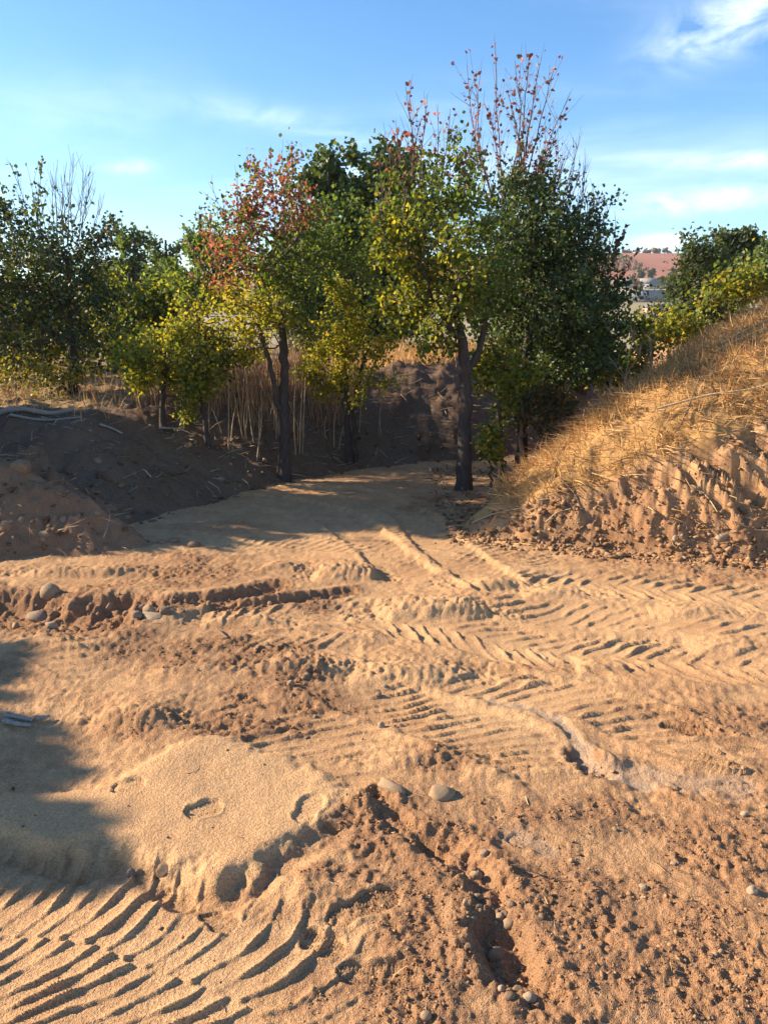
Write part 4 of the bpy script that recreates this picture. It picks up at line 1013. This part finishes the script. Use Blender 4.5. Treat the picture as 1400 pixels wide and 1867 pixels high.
P, rs = scatter(4000, -3.6, 2.0, 5.0, 9.5, 84, lambda x, y, T, rs: ((T[6] > 0) | ((T[5] > -.1) & (T[5] < .8))) & (rs.rand(len(x)) < .6))
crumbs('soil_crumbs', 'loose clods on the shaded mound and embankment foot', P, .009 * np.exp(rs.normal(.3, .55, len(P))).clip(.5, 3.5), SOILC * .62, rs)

# ------------------------------------------------------------------ stones, each its own
def rock_mesh(seed, ang):
    bm = bmesh.new(); bmesh.ops.create_icosphere(bm, subdivisions=3, radius=1); rs = np.random.RandomState(seed)
    pl = rs.normal(0, 1, (9 if ang else 7, 3)); pl /= np.linalg.norm(pl, axis=1)[:, None]; dd = rs.uniform(.62, .9, len(pl)) if ang else rs.uniform(.68, .93, len(pl))
    off = rs.uniform(0, 9, 3)
    for v in bm.verts:
        c = np.array(v.co[:])
        for p, d in zip(pl, dd):
            s = c @ p
            if s > d: c = c - p * (s - d) * .92
        q = float(pn(c[0] * 1.7 + off[0], c[1] * 1.7 + c[2] * 1.3 + off[1], seed)) * .10 + float(pn(c[0] * 5 + off[2], c[1] * 5 + c[2] * 4, seed + 1)) * .03
        v.co = Vector(c * (1 + q))
    me = bpy.data.meshes.new('stone'); bm.to_mesh(me); bm.free()
    for p in me.polygons: p.use_smooth = True
    return me
def stone_mat(name, a, b):
    t = NT(name); pos = t.node('ShaderNodeTexCoord').outputs['Object']
    n = t.noise(2.2, 5, .65, pos); n2 = t.noise(14, 3, .6, pos)
    a = tuple(q * .78 for q in a); b = tuple(q * .78 for q in b)
    c = t.mix(t.rng(n.outputs['Fac'], .35, .65), a, b); c = t.mix(t.rng(n2.outputs['Fac'], .42, .6, 0, .75), c, (.36, .225, .12))
    t.l.new(c, t.b.inputs['Base Color']); t.b.inputs['Roughness'].default_value = .85
    t.l.new(t.bump(n2.outputs['Fac'], .4, .05), t.b.inputs['Normal']); return t.m
MS = {'tan': stone_mat('tan stone', (.34, .225, .13), (.42, .285, .17)), 'grey': stone_mat('grey stone', (.22, .165, .125), (.29, .225, .175)),
      'pale': stone_mat('pale stone', (.36, .265, .18), (.46, .36, .26)), 'brown': stone_mat('brown stone', (.17, .10, .06), (.25, .155, .095))}
RM = {}
def stone(label, u, v, w, h, tone, ang=0, rot=0, group=None, sink=.30, k=0, name='stone', thin=.8):
    key = (tone, ang, k % 3)
    if key not in RM:
        me = rock_mesh(100 + 17 * (k % 3) + 5 * ang + len(tone), ang); me.materials.append(MS[tone]); RM[key] = me
    p = hit_fine(u, v + h * .40); m = ppm(u, v, p[1]); sx = w * m * .5; sz = max(h * m * .55, .004)
    z = p[2]; sink = .44
    o = add(name, RM[key], None, None, label, 'stone', group, None, (p[0], p[1] + sx * .5, z + sz * (1 - 2 * sink) * .8))
    o.scale = (sx, sx * thin, sz); o.rotation_euler = (R(8 * math.sin(u)), R(9 * math.cos(v)), R(rot + 13 * math.sin(u * v)))
    return o
stone('smooth tan oval cobble with its shadow in the churned soil, middle foreground', 806, 1446, 54, 30, 'tan')
stone('long flat tan stone slab tilted beside the smooth oval cobble', 712, 1438, 66, 24, 'tan', 1, -25, k=1, thin=.42)
stone('round brown stone at the upper end of the rubble groove', 868, 1597, 24, 24, 'tan', 0, k=2)
stone('thin grey stone flake standing above the rubble groove', 884, 1556, 20, 18, 'grey', 1, 30)
stone('tan cobble half way down the rubble groove', 928, 1687, 26, 20, 'tan', 0, k=1)
stone('angular brown block, largest in the rubble groove', 905, 1742, 34, 34, 'brown', 1)
stone('pale stone at the bottom end of the rubble groove', 966, 1821, 28, 22, 'pale', 0, k=2)
stone('tiny white pebble left of the rubble groove bottom', 914, 1803, 14, 13, 'pale', 0)
stone('small brown stone left of the rubble groove bottom, below the white pebble', 928, 1818, 24, 16, 'brown', 0, k=1)
stone('left pebble of the pair on the smooth sand edge', 238, 1591, 17, 22, 'grey', 0, k=1)
stone('right pebble of the pair on the smooth sand edge', 252, 1592, 15, 20, 'tan', 0, k=2)
stone('dark clod of earth at the tip of the near shadow', 298, 1584, 34, 34, 'brown', 1, k=1, name='earth_clod')
stone('large round tan boulder stuck in the wall of the left pit', 88, 1074, 38, 34, 'tan', 0, k=1)
stone('big grey stone on the floor of the left pit', 66, 1124, 44, 24, 'grey', 0, k=2)
stone('small pale stone in front of the big grey pit stone', 92, 1137, 24, 18, 'pale', 1)
stone('upright pale stone in the middle of the left pit', 128, 1100, 15, 26, 'grey', 1, k=1)
stone('pale upright stone, tallest along the rubble right of the pit', 270, 1110, 26, 28, 'tan', 0)
stone('grey stone left of the tallest rubble stone', 248, 1119, 22, 17, 'grey', 0, k=1)
stone('flat pale slab lying below the tallest rubble stone', 276, 1124, 46, 12, 'pale', 1, k=2)
stone('slanted tan stone at the pit\'s right rim', 200, 1104, 24, 20, 'tan', 1, 40)
stone('brown stone right of the tallest rubble stone', 298, 1112, 26, 20, 'brown', 1, k=2)
stone('dark round stone at the shadow edge, front of the track', 352, 991, 26, 18, 'brown', 0)
stone('dark stone left of the round one at the shadow edge', 316, 983, 24, 15, 'brown', 1, k=1)
stone('dark stone at the mound tip, leftmost of the shadow edge trio', 293, 987, 18, 13, 'brown', 0, k=2)
stone('small olive pebble beside the tread marks, left of the sandy hump', 530, 1244, 15, 18, 'tan', 0, k=2)
stone('whitish pebble on the ridge below the sandy hump', 695, 1321, 14, 16, 'pale', 0, k=1)
stone('pale round stone at the right edge, lower foreground', 1374, 1625, 22, 18, 'pale', 0)
stone('white chip of stone on the flat soil, right foreground', 1174, 1619, 17, 13, 'pale', 1)
stone('white chip at the right edge above the flat soil', 1358, 1484, 15, 13, 'pale', 1, k=1)
stone('small tan stone at the very bottom of the view', 776, 1855, 24, 18, 'tan', 0, k=1)
stone('white stone at the foot of the bank near the right edge', 1316, 977, 28, 18, 'pale', 1, k=1)
stone('brown block of earth crowning the left mound', 32, 846, 48, 30, 'brown', 1, -30, k=2, name='earth_clod')
stone('flattish brown stone on the lower ridge of the left mound', 201, 926, 22, 14, 'brown', 1)
stone('flat stone at the right end of the mound ridge', 231, 942, 16, 9, 'grey', 1, k=1)
stone('grey stone on the shaded flank of the left mound', 114, 946, 20, 14, 'grey', 0)
stone('grey stone low on the mound near the left edge', 80, 972, 24, 14, 'grey', 0, k=1)
stone('big brown stone at the mound base, cut by the left edge', 6, 958, 34, 26, 'brown', 0, k=2)
stone('pale clod among twigs at the bank\'s left toe', 876, 956, 12, 10, 'pale', 1)
stone('pale stone left of the bank toe clod pile', 912, 962, 13, 9, 'pale', 1, k=2)
stone('pale stone on the shaded slope below the left tree', 177, 836, 18, 16, 'grey', 1)
stone('pale stone in litter at the slope foot', 402, 872, 18, 12, 'grey', 1, k=1)
rsx = np.random.RandomState(5)
ORD = 'first second third fourth fifth sixth seventh eighth ninth tenth eleventh twelfth thirteenth fourteenth fifteenth sixteenth'.split()
for gi, (lab, grp, cx, cy, su, sv, n, wr, tones) in enumerate([
        ('stone in the rubble groove', 'rubble groove stones', 905, 1690, 34, 62, 16, (9, 19), ('brown', 'tan', 'brown')),
        ('stone on the left pit floor', 'left pit stones', 130, 1122, 55, 12, 7, (10, 17), ('brown', 'tan', 'brown')),
        ('stone in the line right of the pit', 'rubble line stones', 300, 1103, 90, 9, 10, (8, 15), ('brown', 'tan', 'brown')),
        ('pebble on right foreground soil', 'right foreground pebbles', 1240, 1600, 110, 110, 9, (7, 12), ('pale', 'tan', 'brown')),
        ('stone on the left mound flank', 'left mound stones', 110, 950, 70, 26, 6, (9, 15), ('brown', 'grey', 'brown')),
        ('pebble among clods by the sandy hump', 'pebbles by the hump', 600, 1240, 110, 50, 12, (8, 14), ('brown', 'tan', 'grey')),
        ('stone in the bank foot clods', 'bank foot stones', 1150, 985, 130, 12, 12, (8, 15), ('pale', 'brown', 'tan'))]):
    pos = sorted([(cx + rsx.normal(0, su), cy + rsx.normal(0, sv)) for _ in range(n)], key=lambda q: q[1] if sv > su else q[0])
    for i, (pu, pv) in enumerate(pos):
        w = rsx.uniform(*wr); tn = tones[i % 3]
        stone(f'{["rounded", "angular"][i % 2]} {tn} {lab}, {ORD[i]} from {"the top" if sv > su else "the left"}', pu, pv, w, w * rsx.uniform(.6, .95), tn, i % 2, rsx.uniform(0, 180), grp, k=i)

# ------------------------------------------------------------------ sticks, canes and a log
def stick(name, label, pts, r, mat, group=None, lift=.012, cat='stick', side=None):
    P = [hit(u, v) + np.array([0, 0, lift + r]) for (u, v) in pts]
    o = P[0].copy(); Q = np.array(crom(P, 5)); n = len(Q)
    rr = np.linspace(r, r * .55, n) * (1 + .10 * np.sin(np.arange(n) * 1.7))
    ob = add(name, tubes([(Q - o, rr, 7)], name), mat, None, label, cat, group, None, o)
    for (a, b) in (side or []):
        A = np.array(Q[int(a * (n - 1))]); B = hit(*b) + np.array([0, 0, lift + .03])
        add('twig', tubes([(np.array([A, (A + B) / 2 + [0, 0, .02], B]) - o, [r * .5, r * .4, r * .25], 5)], 'twig'), mat, ob)
    return ob
M_CANE = bark_mat('pale cane', (0.42, 0.29, 0.155), (0.52, 0.38, 0.22)); M_GREYW = bark_mat('grey wood', (.20, .17, .15), (.31, .27, .24)); M_BROWNW = bark_mat('brown wood', (.13, .075, .05), (.21, .125, .08))
stick('fallen_log', 'long grey-brown log lying on the left slope beneath the dark tree', [(-30, 766), (30, 760), (90, 758), (135, 752)], .034, M_GREYW, cat='log')
stick('fallen_branch', 'thinner branch just under the log on the left slope', [(20, 770), (80, 768), (148, 766)], .015, M_GREYW, cat='branch')
stick('fallen_branch', 'short bent branch on the slope right of the log', [(183, 783), (205, 792), (224, 800)], .014, M_GREYW, cat='branch')
stick('fallen_branch', 'thin pale branch below the low yellow-green tree', [(290, 788), (325, 790), (352, 801)], .011, M_GREYW, cat='branch')
stick('dry_cane', 'long pale cane lying across the grassy bank towards the right edge', [(1195, 768), (1290, 742), (1360, 728), (1440, 706)], .010, M_CANE, cat='cane', lift=.07, side=[(.45, (1365, 748))])
stick('dry_cane', 'pale cane high on the bank near the right edge', [(1312, 643), (1360, 618), (1430, 585)], .011, M_CANE, cat='cane', lift=.07)
stick('dry_cane', 'second pale cane lying just below the high one', [(1300, 652), (1350, 634), (1395, 615)], .008, M_CANE, cat='cane', lift=.06)
stick('dry_cane', 'thin cane lying level low on the bank at the right edge', [(1338, 970), (1380, 972), (1440, 974)], .007, M_CANE, cat='cane')
stick('dry_twig', 'white forked root sticking out of the bank face', [(1245, 893), (1275, 903), (1292, 925), (1306, 950)], .007, M_CANE, cat='root', side=[(.3, (1282, 880))])
stick('dry_twig', 'dark thin branch leaning across the bank grass', [(1240, 788), (1262, 735), (1282, 682)], .007, M_BROWNW, lift=.06, cat='branch')
stick('dry_twig', 'dark branch arching from the bank grass down to the cut', [(1052, 800), (1022, 830), (1010, 865), (997, 912)], .008, M_BROWNW, cat='branch', side=[(.5, (990, 880))])
stick('dry_twig', 'straight dark root lying in the bank clods', [(1020, 880), (1045, 905), (1058, 928)], .009, M_BROWNW, cat='root')
stick('dry_twig', 'curved pale root at the bottom of the bank', [(995, 957), (1015, 945), (1040, 938)], .006, M_CANE, cat='root')
stick('dry_twig', 'pale straw bundle stem at the bank\'s left toe', [(860, 962), (900, 945), (945, 935)], .006, M_CANE, cat='straw')
stick('dry_twig', 'long thin twig on the flat soil right of the rubble groove', [(930, 1592), (985, 1601), (1042, 1612)], .0028, M_BROWNW, lift=.003)
stick('dry_twig', 'short brown twig above the rubble groove', [(818, 1540), (835, 1556), (846, 1566)], .0035, M_BROWNW, lift=.003)
stick('dry_twig', 'thin twig stuck beside the brown clods, left middle', [(395, 1150), (408, 1162), (415, 1172)], .006, M_BROWNW, lift=.01)
stick('dry_twig', 'twig poking from the left mound flank', [(82, 905), (100, 896), (118, 889)], .008, M_BROWNW, lift=.05)
stick('dry_twig', 'forked twig low on the left mound', [(190, 985), (196, 965), (201, 940)], .006, M_GREYW, lift=.04)
for i, pts in enumerate([[(12, 1312), (40, 1318), (62, 1322)], [(8, 1322), (35, 1328), (58, 1327)], [(66, 1318), (80, 1316), (92, 1312)]]):
    stick('broken_stick', ['upper long grey broken stick in the near shadow at the left edge', 'lower long grey broken stick in the near shadow at the left edge', 'short grey broken stick at the right end of the shaded pair'][i], pts, .012, M_GREYW, 'grey sticks in the near shadow', lift=.004)

# ------------------------------------------------------------------ reeds
M_REED = bark_mat('reed', (0.27, 0.19, 0.11), (0.38, 0.28, 0.17))
def reed(label, group, top, bot):
    b = hit(*bot); t = at(top[0], top[1], b[1] + RS.uniform(-.06, .06)); t = t + RS.normal(0, .05, 3) * [1, .5, 1]; mid = (b + t) / 2 + RS.normal(0, .02, 3)
    add('reed_stalk', tubes([(np.array(crom([b - [0, 0, .05], mid, t + (t - b) * .25], 4)) - b, np.linspace(.0085, .005, 9), 6)], 'reed_stalk'), M_REED, None, label, 'reed', group, None, b)
for i, q in enumerate(['381,697,381,803', '399,752,407,788', '416,725,416,817', '421,737,421,808', '429,728,444,802', '443,700,444,800', '450,712,451,803', '461,712,464,817', '463,768,467,838', '473,716,473,806', '488,708,498,790', '500,716,503,800', '505,740,512,810']):
    a = [float(z) for z in q.split(',')]; reed(f'bare tan reed stalk left of the forked dark trunk, {ORD[i]} from the left', 'reeds left of the forked trunk', a[:2], a[2:])
for i, q in enumerate(['540,700,539,828', '545,700,546,826', '549,716,551,826']):
    a = [float(z) for z in q.split(',')]; reed(f'bare tan reed stalk right of the forked dark trunk, {ORD[i]} of the tight trio', 'reed trio', a[:2], a[2:])
for lab, q in (('short reed stump, leftmost before the twin-trunk sapling', '593,778,593,803'), ('reed stump second from left before the twin-trunk sapling', '599,774,599,801'), ('taller reed stump third from left before the twin-trunk sapling', '610,762,610,817'),
               ('reed stump touching the left of the twin trunks', '618,768,618,819'), ('thin reed stalk just right of the twin trunks', '654,752,654,788'), ('lone reed stalk right of the twin-trunk sapling', '696,735,696,794'),
               ('pale dead stem behind the shrub, left one', '911,735,912,800'), ('pale dead stem behind the shrub, right one', '918,740,918,790')):
    a = [float(z) for z in q.split(',')]; reed(lab, None, a[:2], a[2:])

# ------------------------------------------------------------------ leafless bushes on the bank
def bare_bush(label, u, v, Y, lobes, n, seed, mat=M_DEAD):
    x = at(u, v, Y)[0]; z = hgt1(x, Y); top = at(u, min(l[1] for l in lobes), Y)
    P = [np.array([x, Y, z - .05]), np.array([x, Y, z + .06]), np.array([x, Y, z + .16])]
    plant('bare_bush', label, 'bush', [(P, [.010, .009, .008])], [ell(l[0], l[1], l[2], l[3], Y, .3) for l in lobes], n, 0, .04, None, bark=mat, seed=seed, tip_r=.0024, bf=.8, pw=.35)
bare_bush('reddish leafless bush with upright twigs where the bank meets the dark crown', 1140, 700, 7.3, [(1140, 640, 28, 35), (1150, 610, 16, 25)], 60, 91)
bare_bush('tangled leafless brown bush on the bank crest', 1185, 680, 7.7, [(1185, 635, 34, 32), (1205, 655, 24, 18)], 90, 92)
bare_bush('leafless dark bush sprawling on the bank below the olive-like tree', 1278, 715, 7.6, [(1260, 670, 40, 26), (1305, 670, 26, 24)], 50, 93, M_BROWNW)
bare_bush('small reddish dead weed on the bank edge', 1116, 715, 7.2, [(1116, 705, 10, 12)], 26, 94, M_BROWNW)
bare_bush('thin dead weed on the lower grassy nose of the bank', 1062, 808, 6.7, [(1065, 780, 12, 22)], 22, 95, M_BROWNW)
bare_bush('pale dead shrub on the back embankment right of the sapling', 716, 710, 10.6, [(716, 680, 22, 22)], 40, 96)

# ------------------------------------------------------------------ far houses, orchard and hill trees
def fz(x, y): return float(far_z(np.array([x]), np.array([y]))[0])
def plain(name, a, rough=.9):
    t = NT(name); n = t.noise(3, 4, .6, t.node('ShaderNodeTexCoord').outputs['Object']); t.l.new(t.mix(t.rng(n.outputs['Fac'], .3, .7), tuple(c * .85 for c in a), a), t.b.inputs['Base Color']); t.b.inputs['Roughness'].default_value = rough; return t.m
def boxm(x0, x1, y0, y1, z0, z1, name):
    V_ = [(x, y, z) for z in (z0, z1) for y in (y0, y1) for x in (x0, x1)]
    return mesh_np(name, V_, [[[0, 2, 3, 1], [4, 5, 7, 6], [0, 1, 5, 4], [2, 6, 7, 3], [0, 4, 6, 2], [1, 3, 7, 5]]])
def house(name, label, u0, u1, vtop, vwall, Y, wallm, roofm, wins, deep=6, vbase=None, cat='house'):
    x0 = at(u0, vwall, Y)[0]; x1 = at(u1, vwall, Y)[0]; zt = at(u0, vtop, Y)[2]; zw = at(u0, vwall, Y)[2]; zb = fz((x0 + x1) / 2, Y) - 1.0
    e = add(name, None, None, None, label, cat, None, None, ((x0 + x1) / 2, Y, zb)); w = (x1 - x0) / 2; hw = zw - zb; hr = zt - zb
    add('wall', boxm(-w, w, 0, deep, 0, hw, 'wall'), wallm, e)
    ov = .4
    V_ = [(-w - ov, -ov, hw - .1), (w + ov, -ov, hw - .1), (w + ov, deep + ov, hw - .1), (-w - ov, deep + ov, hw - .1), (-w - ov, deep / 2, hr), (w + ov, deep / 2, hr)]
    add('roof', mesh_np('roof', V_, [[[0, 1, 5, 4], [2, 3, 4, 5]], [[1, 2, 5], [3, 0, 4]], [[3, 2, 1, 0]]]), roofm, e)
    for (a, b, c, d) in wins:
        wi = add('window', boxm(-w + 2 * w * a, -w + 2 * w * b, -.06, .05, hw - (hw - 1.0) * c, hw - (hw - 1.0) * d, 'window'), plain('dark pane', (.05, .05, .055), .3) if 'dark pane' not in bpy.data.materials else bpy.data.materials['dark pane'], e)
M_RG = plain('grey roof', (.24, .225, .22)); M_RT = plain('terracotta wall', (.50, .30, .20)); M_WW = plain('pale wall', (.42, .39, .36)); M_RD = plain('dark roof', (.16, .14, .13))
house('farm_shed', 'long low grey-roofed shed in the valley', 1142, 1218, 527, 543, 232, M_RD, M_RG, [(.15, .25, .5, .1), (.45, .55, .5, .1), (.7, .8, .5, .1)], 12, cat='shed')
house('farm_shed', 'small terracotta building with dark openings below the long shed', 1184, 1213, 555, 559, 200, M_RT, M_RD, [(.2, .38, .25, .6), (.55, .72, .25, .6)], 5, cat='shed')
house('farm_house', 'pale gabled house above the long shed', 1172, 1204, 506, 517, 268, M_WW, M_RG, [(.2, .35, .3, .7), (.6, .75, .3, .7)], 7)
house('farm_house', 'pale house left of the gabled one, half behind the dark crown', 1134, 1160, 507, 515, 272, M_WW, M_RG, [(.3, .45, .3, .7)], 7)
house('farm_house', 'pale house glimpsed through the gap between the left trees', 186, 224, 470, 482, 170, M_WW, M_RG, [(.2, .35, .25, .6), (.6, .75, .25, .6)], 9)
def far_tree(label, u, v, ru, rv, Y, pal, seed, group='far trees in the valley', n=60, size=.7, name='distant_tree'):
    x = at(u, v, Y)[0]; z = fz(x, Y); c = at(u, v, Y)
    P = [np.array([x, Y, z - .3]), np.array([x, Y, (z + c[2]) / 2]), c]
    plant(name, label, 'tree', [(P, [.25, .2, .12])], [ell(u, v, ru, rv, Y)], n, 9, size, mixpal(pal, OLIVE, .3), leafm=M_LEAFD, group=group, six=False, narrow=.6, seed=seed, spread=.3, tip_r=.03)
far_tree('dark pointed cypress in the valley', 1226, 505, 6, 14, 255, DARK, 101)
far_tree('dark tree between the valley houses', 1165, 505, 10, 9, 280, DARK, 102)
far_tree('dark tree right of the gabled house', 1212, 511, 9, 9, 275, DARK, 103)
far_tree('dark tree above the gabled house roof', 1190, 500, 10, 6, 290, DARK, 104)
far_tree('reddish bare tree before the left valley house', 1158, 520, 12, 10, 240, BRONZE, 105)
far_tree('dark tree beside the cypress', 1238, 512, 10, 10, 250, DARK, 106)
far_tree('green bush at the right end of the long shed', 1222, 535, 9, 12, 215, OLIVE, 107)
for i, (u, h) in enumerate([(1120, 4), (1138, 4), (1150, 5), (1164, 4), (1172, 5), (1183, 5), (1192, 6), (1202, 5), (1211, 6), (1218, 4)]):
    far_tree(f'small pale tree on the hill crest, {ORD[i]} from the left', u, 461 - h * .5, 5, h, 482, STRAWR, 120 + i, 'row of trees on the hill crest', 26, 1.1, 'orchard_tree')
# rows of orchard bushes down the hill's left flank
rs = np.random.RandomState(9); OP = []
for r_ in range(13):
    for k in range(34):
        x = 96 + k * 2.6 + r_ * 3.0; y = 350 + r_ * 9.5
        if x / y > .328 - .003 * r_: continue
        q = rs.normal(0, .38, (12, 3)) + [x + rs.normal(0, .4), y, fz(x, y) + .8]; OP.append(q)
OP = np.concatenate(OP)
add('orchard', leaves(OP, rs.normal(0, 1, OP.shape), .85, pick(np.concatenate([OLIVE, BRONZE * .7]), len(OP), rs), 'orchard', False, .6, rs), M_LEAFD, label='rows of dark orchard bushes on the left flank of the far hill', cat='orchard', kind='stuff')

# ------------------------------------------------------------------ the air
thz = bpy.data.materials.new('haze'); thz.use_nodes = True
hn, hl = thz.node_tree.nodes, thz.node_tree.links
hn.clear(); ho = hn.new('ShaderNodeOutputMaterial'); hv = hn.new('ShaderNodeVolumePrincipled')
hv.inputs['Color'].default_value = (.80, .88, 1.0, 1); hv.inputs['Density'].default_value = .00028; hv.inputs['Anisotropy'].default_value = .35
hl.new(hv.outputs[0], ho.inputs['Volume'])
add('haze', boxm(-5600, 5600, -60, 3200, -24, 60, 'haze'), thz, label='thin pale haze in the air over the valley', kind='stuff')
